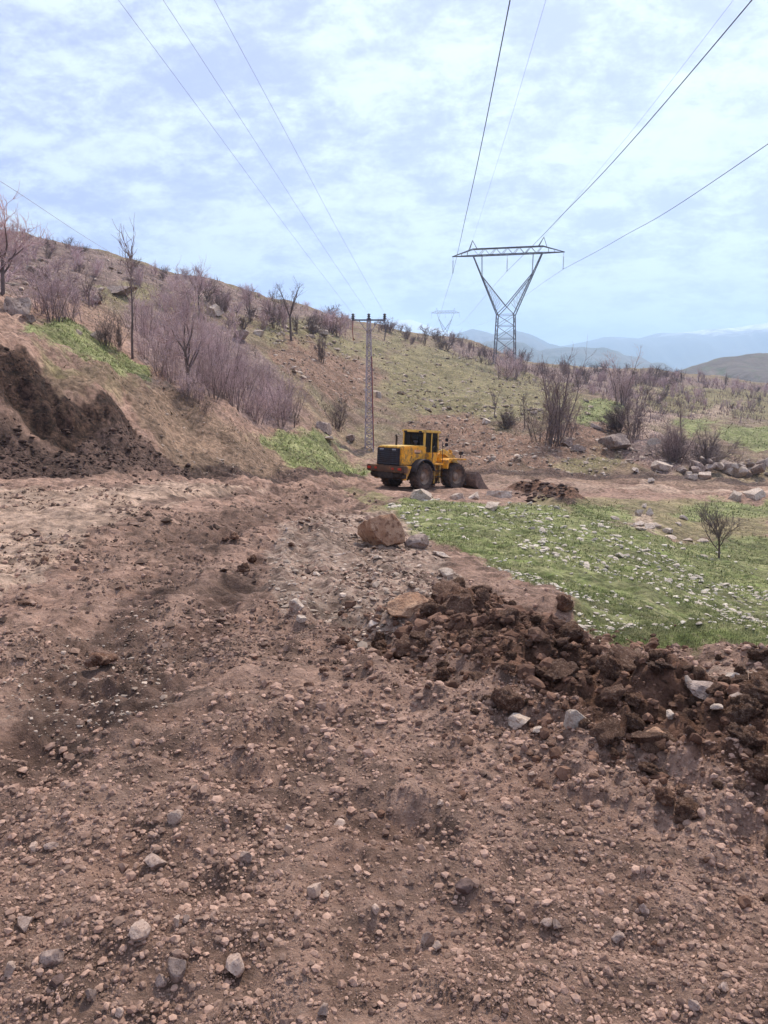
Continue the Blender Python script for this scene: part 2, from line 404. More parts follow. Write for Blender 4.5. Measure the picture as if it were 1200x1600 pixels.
# ------------------------------------------------------------------ materials
def new_mat(name):
    m = bpy.data.materials.new(name); m.use_nodes = True; nt = m.node_tree; nt.nodes.clear()
    o = nt.nodes.new('ShaderNodeOutputMaterial'); p = nt.nodes.new('ShaderNodeBsdfPrincipled')
    nt.links.new(p.outputs[0], o.inputs[0]); return m, nt, p
def sset(nt, p, k, v):
    if isinstance(v, bpy.types.NodeSocket): nt.links.new(v, p.inputs[k])
    else: p.inputs[k].default_value = (*v, 1) if isinstance(v, tuple) and len(v) == 3 else v
def bump(nt, p, h, strength=.5, dist=.02):
    b = node(nt, 'ShaderNodeBump', {'Strength': strength, 'Distance': dist, 'Height': h}); nt.links.new(b.outputs[0], p.inputs['Normal'])
def objco(nt): return node(nt, 'ShaderNodeTexCoord').outputs['Object']
def worldco(nt): return node(nt, 'ShaderNodeNewGeometry').outputs['Position']
def mottled(name, cols, scale=3, rough=.9, bscale=20, bstr=.4, bdist=.02, island=0, objrand=0, metal=0, world=False, lo=.35, hi=.65):
    """two or three colours mixed by noise, with fine relief"""
    m, nt, p = new_mat(name); co = worldco(nt) if world else objco(nt)
    c = mix(nt, ramp(nt, noise(nt, co, scale, 5, .6), lo, hi), cols[0], cols[1])
    if len(cols) > 2: c = mix(nt, ramp(nt, noise(nt, co, scale * 3.1, 4, .6, .4), .5, .66), c, cols[2])
    if island:
        r = node(nt, 'ShaderNodeNewGeometry').outputs['Random Per Island']
        c = mix(nt, 1.0, c, node(nt, 'ShaderNodeCombineColor', {0: mth(nt, 'ADD', mth(nt, 'MULTIPLY', r, island), 1 - island / 2), 1: mth(nt, 'ADD', mth(nt, 'MULTIPLY', r, island), 1 - island / 2), 2: mth(nt, 'ADD', mth(nt, 'MULTIPLY', r, island), 1 - island / 2)}).outputs[0], 'MULTIPLY')
    if objrand:
        r = node(nt, 'ShaderNodeObjectInfo').outputs['Random']; v = mth(nt, 'ADD', mth(nt, 'MULTIPLY', r, objrand), 1 - objrand / 2)
        c = mix(nt, 1.0, c, node(nt, 'ShaderNodeCombineColor', {0: v, 1: v, 2: v}).outputs[0], 'MULTIPLY')
    sset(nt, p, 'Base Color', c); sset(nt, p, 'Roughness', rough); sset(nt, p, 'Metallic', metal); sset(nt, p, 'Specular IOR Level', .25)
    if bstr: bump(nt, p, noise(nt, co, bscale, 5, .65), bstr, bdist)
    return m

# ------------------------------------------------------------------ ground sheet
def ground_material():
    m, nt, p = new_mat('ground_earth'); co = worldco(nt)
    A = [node(nt, 'ShaderNodeSeparateColor', {0: node(nt, 'ShaderNodeAttribute', attribute_name=k).outputs['Color']}) for k in ('m1', 'm2', 'm3')]
    al = [node(nt, 'ShaderNodeAttribute', attribute_name=k).outputs['Alpha'] for k in ('m1', 'm2', 'm3')]
    field, olive, dark = A[0].outputs; wet = al[0]
    tan, red, brush = A[1].outputs; pale = al[1]
    slump, pile, near = A[2].outputs; bankv = al[2]
    nL = noise(nt, co, .35, 4, .6); nM = noise(nt, co, 2.2, 5, .65); nS = noise(nt, co, 11, 5, .7); nF = noise(nt, co, 70, 4, .7)
    nA = noise(nt, co, .45, 12, .74); nB = noise(nt, co, 5.5, 9, .72, .3)
    nn = mth(nt, 'ADD', mth(nt, 'MULTIPLY', nM, .5), mth(nt, 'MULTIPLY', nS, .5))
    ns = mth(nt, 'ADD', mth(nt, 'MULTIPLY', nn, .5), mth(nt, 'MULTIPLY', nA, .5))
    def msk(a, w=.55, src=None):     # noise-broken edge
        return ramp(nt, mth(nt, 'ADD', a, mth(nt, 'MULTIPLY', mth(nt, 'SUBTRACT', src or ns, .5), w * 3)), .3, .7)
    # bare soil: warm brown, mottled
    c = mix(nt, ramp(nt, nM, .3, .7), (.285, .168, .123), (.405, .258, .196))
    c = mix(nt, mth(nt, 'MULTIPLY', ramp(nt, nS, .42, .66), .7), c, (.175, .104, .077))
    c = mix(nt, mth(nt, 'MULTIPLY', ramp(nt, nF, .55, .72), .55), c, (.46, .335, .27))
    # hillside soil (thin turf, dry)
    dry = mix(nt, ramp(nt, nL, .35, .62), (.195, .125, .092), (.215, .165, .098))
    dry = mix(nt, mth(nt, 'MULTIPLY', ramp(nt, nS, .5, .7), .6), dry, (.30, .23, .17))
    c = mix(nt, mth(nt, 'SUBTRACT', 1.0, near), c, dry)
    rd = mix(nt, ramp(nt, nM, .3, .65), (.165, .088, .062), (.27, .165, .118))
    c = mix(nt, mth(nt, 'MULTIPLY', msk(red), .95), c, rd)
    br = mix(nt, ramp(nt, nM, .3, .68), (.165, .108, .098), (.25, .172, .152))
    c = mix(nt, mth(nt, 'MULTIPLY', msk(brush), .9), c, br)
    ol = mix(nt, ramp(nt, nM, .32, .68), (.165, .148, .064), (.255, .20, .112))
    c = mix(nt, mth(nt, 'MULTIPLY', msk(olive, .6), .85), c, ol)
    tn = mix(nt, ramp(nt, nM, .28, .7), (.36, .24, .175), (.50, .35, .265))
    tn = mix(nt, mth(nt, 'MULTIPLY', ramp(nt, nS, .5, .72), .5), tn, (.27, .18, .135))
    c = mix(nt, mth(nt, 'MULTIPLY', msk(tan, .4), .9), c, tn)
    bk = mix(nt, ramp(nt, nM, .28, .7), (.16, .10, .066), (.275, .182, .124))
    c = mix(nt, mth(nt, 'MULTIPLY', msk(bankv, .4), .9), c, bk)
    wt = mix(nt, ramp(nt, nM, .3, .65), (.095, .054, .041), (.205, .128, .098))
    c = mix(nt, mth(nt, 'MULTIPLY', msk(wet, .75), .82), c, wt)
    pl = mix(nt, ramp(nt, nS, .35, .65), (.28, .18, .138), (.44, .325, .255))
    c = mix(nt, mth(nt, 'MULTIPLY', msk(pale, .7), .75), c, pl)
    gr = mix(nt, ramp(nt, nM, .3, .66), (.145, .172, .052), (.245, .235, .110))
    gr = mix(nt, mth(nt, 'MULTIPLY', ramp(nt, nS, .52, .7), .6), gr, (.27, .205, .14))
    c = mix(nt, msk(field, .8), c, gr)
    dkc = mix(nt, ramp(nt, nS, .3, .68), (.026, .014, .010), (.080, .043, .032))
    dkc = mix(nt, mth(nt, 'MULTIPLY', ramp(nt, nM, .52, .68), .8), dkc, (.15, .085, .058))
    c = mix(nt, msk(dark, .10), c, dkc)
    slc = mix(nt, ramp(nt, nS, .32, .66), (.048, .028, .023), (.130, .080, .064))
    c = mix(nt, mth(nt, 'MULTIPLY', msk(slump, .3), .95), c, slc)
    pic = mix(nt, ramp(nt, nS, .3, .68), (.095, .046, .030), (.225, .120, .080))
    c = mix(nt, msk(pile, .4), c, pic)
    speck = ramp(nt, noise(nt, co, 3.2, 3, .6), .60, .68)
    c = mix(nt, mth(nt, 'MULTIPLY', mth(nt, 'MULTIPLY', speck, mth(nt, 'SUBTRACT', 1.0, near)), .6), c, (.36, .28, .23))
    vv = ramp(nt, nA, .3, .7, .58, 1.42); vb = ramp(nt, nB, .32, .68, .42, 1.55)  # soil mottle, contrast raised to put crevice shade into the colour
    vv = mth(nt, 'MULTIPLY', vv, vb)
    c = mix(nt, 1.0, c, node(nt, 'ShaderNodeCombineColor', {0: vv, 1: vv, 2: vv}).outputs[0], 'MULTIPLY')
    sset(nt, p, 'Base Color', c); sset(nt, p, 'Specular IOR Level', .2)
    sset(nt, p, 'Roughness', .93)
    hsum = mth(nt, 'ADD', mth(nt, 'MULTIPLY', nB, 1.6), mth(nt, 'ADD', mth(nt, 'MULTIPLY', nF, .3), mth(nt, 'MULTIPLY', mth(nt, 'MULTIPLY', nA, 5.0), mth(nt, 'SUBTRACT', 1.0, near))))
    bump(nt, p, hsum, 1.0, .055)
    return m
M_GROUND = ground_material()

def rut_mask(x, y):
    m = 0
    for P, d, w in RUTS: m = np.maximum(m, 1.1 * np.exp(-(line_dist(x, y, P) / (w * .9)) ** 2) * (1 if w > .2 else .6))
    return np.minimum(m, 1)
def build_ground():
    th = np.concatenate([np.linspace(-math.pi, -.66, 46)[:-1], np.linspace(-.66, .66, 500), np.linspace(.66, math.pi, 46)[1:]])
    r = np.concatenate([np.exp(np.linspace(math.log(.35), math.log(2), 60))[:-1], np.exp(np.linspace(math.log(2), math.log(28), 520))[:-1], np.exp(np.linspace(math.log(28), math.log(420), 330)), np.exp(np.linspace(math.log(430), math.log(9000), 70))])
    T, R = np.meshgrid(th, r, indexing='ij')
    x = (R * np.sin(T)).ravel(); y = (R * np.cos(T)).ravel()
    z = ground_z(x, y)
    u, s, rr, tt = us(x, y)
    ph = pile_h(x, y)
    near = 1 - sstep(s, 40, 62)
    m1 = np.stack([zone(x, y, Z_FIELD, .026), zone(x, y, Z_OLIVE, .03), zone(x, y, Z_DARK, .006, .35), np.maximum(zone(x, y, Z_WET, .05) * .66, rut_mask(x, y))], 1)
    m2 = np.stack([zone(x, y, Z_TAN, .02), zone(x, y, Z_RED, .03), np.maximum(zone(x, y, Z_BRUSH, .03), sstep(rr, 300, 450)), zone(x, y, Z_PALE, .025)], 1)
    m3 = np.stack([zone(x, y, Z_SLUMP, .014, .35), np.maximum(sstep(ph, .06, .15), sstep(np.exp(-(line_dist(x, y, HEAP) / .8) ** 2), .3, .6)), near, zone(x, y, Z_BANK, .03)], 1)
    nt_, nr = T.shape
    i = np.arange(nt_ - 1)[:, None] * nr + np.arange(nr - 1)[None, :]
    i = i.ravel(); F = np.stack([i, i + 1, i + nr + 1, i + nr], 1)[:, ::-1]
    # close the small hole under the eye
    V = np.stack([x, y, z], 1)
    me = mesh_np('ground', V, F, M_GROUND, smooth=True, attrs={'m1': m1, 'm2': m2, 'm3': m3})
    bm = bmesh.new(); bm.from_mesh(me); bm.verts.ensure_lookup_table()
    ring = [bm.verts[k * nr] for k in range(nt_ - 1)]
    try:
        f = bm.faces.new(ring[::-1]); f.smooth = True
    except Exception: pass
    bm.to_mesh(me); bm.free()
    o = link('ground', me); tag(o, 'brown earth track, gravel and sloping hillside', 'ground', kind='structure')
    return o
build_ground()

# ------------------------------------------------------------------ far hills
def ridge_mass(name, crest, dist, base_py, mat, label, seed, jag=.02, depth=.35, nx=220, ny=26):
    """a hill with a crest line (photo x, photo y) at a given distance, front and back slopes"""
    cx = np.array([c[0] for c in crest], float); cy = np.array([c[1] for c in crest], float)
    px = np.linspace(cx[0], cx[-1], nx); zc = EYE + dist * np.array([slope(v) for v in np.interp(px, cx, cy)])
    zb = -70.0
    u = (px - 600) / FPX
    jn = fbm2(px / 60.0, np.zeros(nx), 1, 5, seed, .55)
    edge = np.minimum(sstep(px, px[0], px[0] + 50), 1 - sstep(px, px[-1] - 50, px[-1]))
    V = []
    for j in range(ny):
        t = j / (ny - 1) * 2 - 1                      # -1 front foot, 0 crest, 1 back foot
        h = (1 - abs(t)) ** .85
        Y = dist * (1 + depth * t) + dist * .03 * fbm2(px / 40, np.full(nx, t * 3), 1, 3, seed + 5)
        X = u * dist * (1 + depth * t * .35)
        rel = fbm2(X / dist * 14, np.full(nx, t * 4.0), 1, 5, seed + 9, .55)
        z = zb + (zc - zb) * h + dist * jag * jn * h + dist * .03 * rel * (1 - h) * h * 3
        z = zb + (z - zb) * edge
        V.append(np.stack([X, Y, z], 1))
    V = np.array(V).reshape(-1, 3)
    i = (np.arange(ny - 1)[:, None] * nx + np.arange(nx - 1)[None, :]).ravel()
    F = np.stack([i, i + 1, i + nx + 1, i + nx], 1)
    o = link(name, mesh_np(name, V, F, mat, smooth=True)); tag(o, label, 'mountain', kind='structure'); return o
M_MTN = mottled('far_mountain', [(.085, .095, .075), (.16, .14, .12)], .0012, 1, .004, .6, 40, world=True)
M_SNOW = mottled('snow_mountain', [(.80, .80, .82), (.55, .55, .56)], .0012, 1, .004, .5, 40, world=True, lo=.45, hi=.75)
def snowcap():
    m, nt, p = new_mat('snow_streaked_mountain'); co = worldco(nt)
    z = node(nt, 'ShaderNodeSeparateXYZ', {0: co}).outputs[2]
    f = ramp(nt, mth(nt, 'ADD', z, mth(nt, 'MULTIPLY', noise(nt, co, .006, 5, .7), 420)), 560, 700)
    sset(nt, p, 'Base Color', mix(nt, f, (.10, .11, .10), (.85, .85, .87))); sset(nt, p, 'Roughness', .9); return m
M_CAP = snowcap()
M_BROWN = mottled('brown_hill', [(.115, .085, .070), (.19, .145, .115), (.12, .12, .07)], .02, 1, .05, .9, 4, world=True)
ridge_mass('mountain', [(380,520),(560,508),(610,500),(640,495),(672,508),(720,524),(800,535)], 7600, 560, M_SNOW, 'pale snow mountain just showing over the hill crest', 3, .004)
ridge_mass('mountain', [(600,540),(690,528),(715,515),(735,511),(765,520),(795,513),(825,524),(850,534),(900,545),(960,548)], 5200, 560, M_MTN, 'blue double-peaked mountain behind the pylon', 11, .004)
ridge_mass('mountain', [(780,556),(880,534),(925,526),(985,526),(1010,520),(1060,515),(1110,509),(1150,504),(1200,500),(1320,492),(1460,500)], 6400, 570, M_CAP, 'long blue mountain with snow on its upper end', 23, .003)
ridge_mass('mountain', [(690,556),(760,532),(800,534),(835,548),(870,541),(905,539),(935,543),(970,556),(1040,566)], 3000, 570, M_MTN, 'low blue ridge between the pylon and the poplars', 37, .004)
ridge_mass('hill', [(960,600),(1040,580),(1080,567),(1120,556),(1165,548),(1210,545),(1290,540),(1400,560)], 950, 610, M_BROWN, 'brown scrub hill at the right edge', 41, .004)

# ------------------------------------------------------------------ air
def build_haze():
    mb = MB().box((0, 0, 300), (20000, 20000, 800))
    m = bpy.data.materials.new('haze_air'); m.use_nodes = True; nt = m.node_tree; nt.nodes.clear()
    v = node(nt, 'ShaderNodeVolumePrincipled', {'Color': (.56, .76, 1.0, 1), 'Density': 2.2e-4, 'Anisotropy': .55})
    o = nt.nodes.new('ShaderNodeOutputMaterial'); nt.links.new(v.outputs[0], o.inputs['Volume'])
    h = mb.build('haze', m); tag(h, 'pale blue haze over the far valley', 'haze', kind='stuff')
build_haze()

# ------------------------------------------------------------------ stones
def ico(sub):
    bm = bmesh.new(); bmesh.ops.create_icosphere(bm, subdivisions=sub, radius=1)
    V = np.array([v.co[:] for v in bm.verts]); F = np.array([[v.index for v in f.verts] for f in bm.faces]); bm.free(); return V, F
ICO = {k: ico(k) for k in (1, 2, 3, 4, 5)}
def rock_shape(seed, sub=3, cuts=9, rough=.10, dims=(1, .8, .7)):
    rg = np.random.default_rng(seed); V, F = ICO[sub]; V = V.copy()
    if cuts >= 12:                              # blocky: first the six faces of a skewed box
        B = np.array(Euler(rg.uniform(-.5, .5, 3)).to_matrix()) + rg.normal(0, .12, (3, 3))
        for k in range(3):
            for sg in (-1, 1):
                n = sg * B[k] / np.linalg.norm(B[k]); q = V @ n - rg.uniform(.5, .68); V -= np.outer(np.maximum(q, 0), n)
        cuts = 5
    for _ in range(cuts):
        n = rg.normal(size=3); n /= np.linalg.norm(n); d = rg.uniform(.42, .82)
        q = V @ n - d; V -= np.outer(np.maximum(q, 0), n)
    V = V * (1 + rough * fbm3(V * 1.0 + seed, .45, 4, seed)[:, None])
    V *= np.array(dims) / np.abs(V).max(0)
    return V * .5, F
def clod_shape(seed, sub=3):
    V, F = ICO[sub]; V = V.copy(); rg = np.random.default_rng(seed)
    d = 1 + .75 * fbm3(V + seed * 1.3, .8, 3, seed, .6) + .65 * np.abs(fbm3(V + seed, .28, 2, seed + 3)) + .22 * fbm3(V + seed, .1, 2, seed + 7)
    V = V * d[:, None] * rg.uniform(.75, 1.1, 3)
    V[:, 2] = np.where(V[:, 2] < -.45, -.45, V[:, 2])
    return V / np.abs(V).max() * .5, F
M_LIME = mottled('limestone', [(.46, .35, .28), (.62, .50, .415), (.29, .205, .16)], 8, .9, 22, .8, .04, objrand=.3)
M_LIMEDARK = mottled('weathered_limestone', [(.27, .195, .165), (.44, .335, .285), (.155, .11, .092)], 3.2, .95, 10, .9, .08, objrand=.3)
M_TANROCK = mottled('tan_sandstone', [(.37, .20, .122), (.52, .325, .215), (.24, .128, .082)], 4.5, .9, 14, .9, .06)
M_PEB = mottled('pebble_stone', [(.25, .172, .14), (.37, .265, .22), (.18, .12, .098)], 45, .9, 160, .5, .006, objrand=.4)
M_PEBPALE = mottled('pale_pebble', [(.41, .28, .22), (.53, .385, .305), (.29, .19, .15)], 40, .9, 150, .6, .006, objrand=.3)
M_PEBDARK = mottled('dark_pebble', [(.10, .062, .053), (.17, .11, .095)], 40, .9, 150, .5, .006)
M_CLOD = mottled('wet_clod', [(.115, .056, .036), (.235, .128, .085), (.33, .205, .145)], 5, .92, 26, 1.0, .05, objrand=.45)
M_GRAVEL = mottled('gravel_mix', [(.25, .148, .110), (.375, .24, .182)], 25, .9, 90, .3, .004, island=.95, world=True)
M_SHARD = mottled('field_shard', [(.45, .385, .30), (.60, .53, .44)], 20, .9, 40, .3, .01, island=.7, world=True)
M_SLUMP = mottled('slump_lump', [(.052, .030, .024), (.135, .083, .065)], 3, .95, 30, .4, .01, island=.7, world=True)
M_CRUMB = mottled('soil_crumb', [(.10, .050, .033), (.215, .118, .080)], 6, .95, 50, .4, .008, island=.7, world=True)

def place_rock(name, px, py, w, hgt, mat, label, cat, seed, dims=None, cuts=9, rough=.1, sub=4, sink=.22, group=None, rz=None, shape='rock', tilt=.25, fn=hitg):
    """px, py: foot of the stone in the photo; w: width in photo pixels"""
    p = fn(px, py); s = w / FPX * p[1] * 1.03
    d = dims or (1, .8, hgt / w)
    V, F = rock_shape(seed, sub, cuts, rough, d) if shape == 'rock' else clod_shape(seed, sub)
    if shape == 'clod': V = V * np.array([1, .85, hgt / w * 1.1])
    me = mesh_np(name, V * s, F, mat, smooth=True)
    if shape == 'rock': 
        me.set_sharp_from_angle(angle=math.radians(28))
    rg = random.Random(seed)
    hz = s * d[2] if shape == 'rock' else s * hgt / w
    o = link(name, me, None, (p[0], p[1] + s * .3, gz(p[0], p[1] + s * .3) + hz * (.5 - sink)), (rg.uniform(-tilt, tilt), rg.uniform(-tilt, tilt), rg.uniform(0, 6) if rz is None else rz))
    return tag(o, label, cat, group)

# named boulders: foot px, py, width, height
place_rock('boulder', 591, 852, 74, 62, M_TANROCK, 'large tan angular boulder sitting alone on the track verge', 'boulder', 5, dims=(1, .8, .95), cuts=14, rough=.16, sink=.3, rz=.5, tilt=.05, sub=5)
for i, (px, py, w, h, mt, lab) in enumerate([
    (659, 782, 44, 24, M_LIME, 'pale flat rock in the grass below the loader rear wheel'),
    (782, 778, 40, 20, M_LIME, 'pale wedge-shaped rock just past the loader bucket'),
    (716, 780, 30, 17, M_LIME, 'whitish rock in the grass below the loader front wheel'),
    (742, 780, 30, 15, M_LIME, 'whitish rock in the grass directly below the bucket'),
    (768, 797, 34, 18, M_LIME, 'rounded pale rock half sunk at the top of the green field'),
    (965, 706, 52, 34, M_LIMEDARK, 'big grey boulder on the red cutting beyond the road'),
    (888, 698, 24, 17, M_LIMEDARK, 'grey block under the tall bush beyond the road'),
    (905, 706, 22, 12, M_LIMEDARK, 'small grey block beside the big boulder on the cutting'),
    (934, 672, 30, 12, M_LIMEDARK, 'flat grey slab above the big boulder on the cutting'),
    (1036, 738, 34, 18, M_LIME, 'pale rock on the far verge of the road by a bush'),
    (1083, 749, 26, 14, M_LIME, 'cream block on the far verge, first of a pair'),
    (1104, 749, 22, 13, M_LIME, 'cream block on the far verge, second of a pair'),
    (1018, 754, 16, 7, M_LIME, 'small flat cream stone at the far road edge'),
    (994, 738, 15, 9, M_LIME, 'small cream stone above the far road edge'),
    (1150, 783, 24, 24, M_LIME, 'upright white rock at the near edge of the far road'),
    (1183, 780, 36, 17, M_LIME, 'long white rock at the photo edge beside the far road'),
    (20, 492, 52, 42, M_LIMEDARK, 'huge grey boulder on the hillside under the big bare tree'),
    (40, 503, 26, 18, M_LIMEDARK, 'grey block at the foot of the huge hillside boulder'),
    (146, 526, 30, 18, M_LIME, 'white boulder at the top of the hillside grass strip'),
    (120, 520, 15, 10, M_LIME, 'small white rock left of the white hillside boulder'),
    (178, 461, 60, 20, M_LIMEDARK, 'long tan-grey slab outcrop high on the hillside'),
    (252, 464, 26, 8, M_LIME, 'thin pale slab lying on the open hillside turf'),
    (148, 476, 20, 16, M_LIMEDARK, 'grey block below the long slab outcrop'),
    (330, 494, 34, 22, M_LIME, 'pale outcrop block behind the thicket crest'),
    (308, 500, 26, 16, M_LIMEDARK, 'grey outcrop block left of the pale crest outcrop'),
    (372, 528, 40, 14, M_LIMEDARK, 'jutting grey ledge under the three hillside trees'),
    (402, 524, 22, 13, M_LIME, 'pale rounded rock at the end of the jutting ledge'),
    (480, 512, 34, 10, M_LIME, 'pale flat outcrop right of the forked hillside tree'),
    (500, 522, 26, 10, M_LIME, 'pale slab below the outcrop near the forked tree'),
    (503, 672, 36, 28, M_LIMEDARK, 'grey rock by the dark shrub left of the lattice pole'),
    (546, 690, 24, 16, M_LIMEDARK, 'grey rock close to the foot of the lattice pole'),
    (592, 622, 12, 17, M_LIME, 'upright pale stone on the slope behind the pole'),
    (512, 690, 24, 8, M_LIME, 'thin white slab in the grass left of the loader'),
    (760, 662, 18, 12, M_LIME, 'white rock under the small forked shrub on the slope'),
    (1024, 694, 22, 18, M_LIME, 'pale rock at the foot of the pale rib on the cutting'),
    ]):
    place_rock('boulder', px, py, w, h, mt, lab, 'boulder', 100 + i, cuts=13, sub=4, rough=.24, sink=.36)

for i, (px, py, w, h, mt, lab) in enumerate([
    (903, 1137, 46, 40, M_LIME, 'pale grey pitted stone on the front of the clod ridge'),
    (1030, 1172, 62, 40, M_TANROCK, 'brown slab-like stone overhanging the clod ridge'),
    (815, 1138, 42, 26, M_LIME, 'pale broken slab at the foot of the clod ridge'),
    (842, 1150, 30, 12, M_LIME, 'flat pale stone right of the broken slab'),
    (1150, 1062, 36, 20, M_LIME, 'cream rounded stone behind the ridge by the dark heap'),
    (1105, 1092, 66, 24, M_LIMEDARK, 'broad grey flat rock set in the ground behind the ridge'),
    (1075, 1080, 22, 20, M_LIME, 'white angular stone left of the broad flat rock'),
    (1160, 1100, 40, 20, M_LIMEDARK, 'grey flat rock right of the broad flat rock'),
    (1122, 1128, 24, 12, M_LIME, 'pale stone between the ridge and the flat rocks'),
    (1168, 1150, 20, 12, M_LIME, 'small pale stone on the ridge near the photo edge'),
    (1050, 1125, 22, 12, M_LIME, 'small cream stone on the crest of the clod ridge'),
    (640, 968, 72, 34, M_TANROCK, 'long reddish striated lump at the start of the clod ridge'),
    (700, 905, 30, 16, M_LIME, 'pale stone on the verge above the clod ridge'),
    (462, 955, 26, 24, M_LIME, 'pale upright stone on the rutted verge'),
    (470, 975, 18, 14, M_LIME, 'pale round stone below the upright verge stone'),
    (655, 858, 46, 30, M_LIMEDARK, 'purplish grey rock on the verge beside the tan boulder'),
    (690, 872, 34, 14, M_LIME, 'pale flat stone beyond the purplish verge rock'),
    ]):
    place_rock('stone', px, py, w, h, mt, lab, 'stone', 300 + i, cuts=9, sub=4, rough=.16)

for i, (px, py, w, h, mt, lab) in enumerate([
    (272, 1287, 28, 24, M_PEBPALE, 'round grey pebble, topmost of the larger stones in the gravel'),
    (385, 1350, 30, 24, M_PEB, 'flat-topped grey stone in the middle of the left gravel'),
    (492, 1405, 32, 30, M_PEBPALE, 'pale wedge stone paired with a smaller pebble'),
    (509, 1407, 17, 17, M_PEBPALE, 'small pebble touching the pale wedge stone'),
    (365, 1532, 40, 46, M_PEBPALE, 'cream block stone, brightest in the bottom gravel'),
    (216, 1472, 44, 34, M_PEBPALE, 'pale slanting stone left of the cream block stone'),
    (273, 1538, 40, 46, M_PEB, 'split stone with a dark face left of the cream block'),
    (250, 1545, 26, 24, M_PEB, 'brown pebble leaning against the split stone'),
    (724, 1402, 36, 30, M_PEBDARK, 'dark brown round stone in the right gravel'),
    (668, 1478, 30, 32, M_PEBPALE, 'pale stone, upper one of two side by side'),
    (684, 1488, 20, 28, M_PEBPALE, 'pale upright pebble beside a larger pale stone'),
    (530, 1292, 24, 14, M_PEBPALE, 'pale pebble alone in the upper middle gravel'),
    (588, 1431, 18, 16, M_PEBPALE, 'small white pebble in the centre gravel'),
    (1132, 1552, 20, 28, M_PEBPALE, 'yellowish oval pebble near the lower right corner'),
    (505, 1592, 26, 24, M_PEB, 'grey pebble at the bottom edge of the photo'),
    (184, 1594, 20, 28, M_PEBPALE, 'upright pale pebble at the bottom edge'),
    (12, 1526, 24, 34, M_PEBPALE, 'tall pale pebble at the left photo edge'),
    (34, 1456, 36, 22, M_PEB, 'broad grey stone by the left edge of the gravel'),
    (78, 1512, 42, 34, M_PEB, 'long slaty stone in the lower left gravel'),
    (85, 1545, 30, 20, M_PEBDARK, 'dark flake below the long slaty stone'),
    (140, 1570, 24, 26, M_PEB, 'brownish pebble in the lower left corner gravel'),
    (275, 1448, 16, 22, M_PEBPALE, 'narrow white pebble, one of a touching pair'),
    (290, 1444, 15, 16, M_PEB, 'grey pebble touching the narrow white pebble'),
    (240, 1360, 46, 18, M_PEB, 'long low grey stone in the left gravel'),
    (50, 1332, 22, 16, M_PEBPALE, 'pale pebble in the upper left gravel, first of two'),
    (76, 1330, 24, 14, M_PEB, 'grey pebble in the upper left gravel, second of two'),
    (805, 1142, 10, 8, M_PEBPALE, 'tiny pale stone at the front foot of the clod ridge'),
    (870, 1458, 20, 22, M_PEB, 'grey upright pebble in the right gravel'),
    (855, 1455, 24, 18, M_PEB, 'pinkish grey pebble touching the upright right one'),
    (968, 1478, 30, 20, M_PEB, 'flat grey stone in the lower right gravel'),
    (450, 1298, 18, 13, M_PEBPALE, 'pale chip in the upper middle gravel'),
    (1085, 1580, 24, 20, M_PEB, 'grey pebble in the lower right corner'),
    (688, 1260, 13, 11, M_PEBPALE, 'small pale pebble in the upper right gravel'),
    (832, 1216, 14, 11, M_PEBPALE, 'pale pebble below the clod ridge on the open gravel'),
    (1008, 1430, 18, 22, M_PEB, 'pinkish pebble at the right of the gravel'),
    ]):
    place_rock('pebble', px, py, w, h, mt, lab, 'pebble', 500 + i, cuts=8, sub=4, rough=.16, dims=(1, .85, max(.5, min(1.1, h / w))), sink=.22)

for i, (px, py, w, h, lab) in enumerate([
    (392, 880, 24, 18, 'dark round clod on the track, upper of a pair'),
    (381, 899, 26, 20, 'dark round clod on the track, lower of a pair'),
    (365, 850, 22, 14, 'dark clod on the track behind the pair'),
    (352, 848, 14, 9, 'small dark clod left of the clods on the track'),
    (152, 1046, 60, 36, 'dark crumbly earth clump on the left of the track'),
    (67, 880, 20, 9, 'flat dark clod on the pale left track'),
    (34, 947, 28, 8, 'long dark clod at the left edge of the track'),
    (884, 960, 38, 38, 'round dark clod at the far end of the ridge, on the grass'),
    (1075, 1240, 40, 30, 'dark clod in front of the ridge, upper of two'),
    (1042, 1268, 44, 38, 'dark clod in front of the ridge, lower of two'),
    (1062, 1290, 26, 14, 'small brown clod below the two dark clods'),
    (455, 855, 16, 9, 'small dark clod beside the pale rut'),
    (505, 1052, 16, 12, 'brown clod on the stony middle of the track'),
    ]):
    place_rock('earth_clod', px, py, w, h, M_CLOD, lab, 'clod', 700 + i, sub=4, shape='clod', sink=.25)

# ---- ridge of turned earth: clods one by one, crumbs as stuff
CLODS = []
for i in range(9):
    V, F = clod_shape(900 + i, 4) if i % 2 == 0 else rock_shape(900 + i, 4, 9, .5, (1, .85, .7)); me = mesh_np('earth_clod', V, F, M_CLOD, smooth=True); CLODS.append(me)
def ridge_points(n, w, seed):
    rg = np.random.default_rng(seed); seg = np.linalg.norm(np.diff(RIDGE, axis=0), axis=1); cs = np.concatenate([[0], np.cumsum(seg)])
    t = rg.uniform(0, cs[-1], n); X = np.interp(t, cs, RIDGE[:, 0]); Y = np.interp(t, cs, RIDGE[:, 1])
    off = rg.normal(0, w, (n, 2)); return X + off[:, 0], Y + off[:, 1], rg
X, Y, rg = ridge_points(290, .34, 61)
Z = ground_z(X, Y)
for k in range(290):
    s = float(np.clip(rg.lognormal(-2.4, .62), .04, .36)) * float(np.clip(Y[k] / 5.5, .8, 1.1))
    o = link('earth_clod', CLODS[rg.integers(9)], None, (X[k], Y[k], Z[k] + s * .16), (rg.uniform(-.5, .5), rg.uniform(-.5, .5), rg.uniform(0, 6.3)), (s * rg.uniform(.8, 1.3), s, s * rg.uniform(.7, 1.05)))
    tag(o, 'dark brown clod heaped in the ridge of turned earth', 'clod', 'clods of the turned earth ridge')
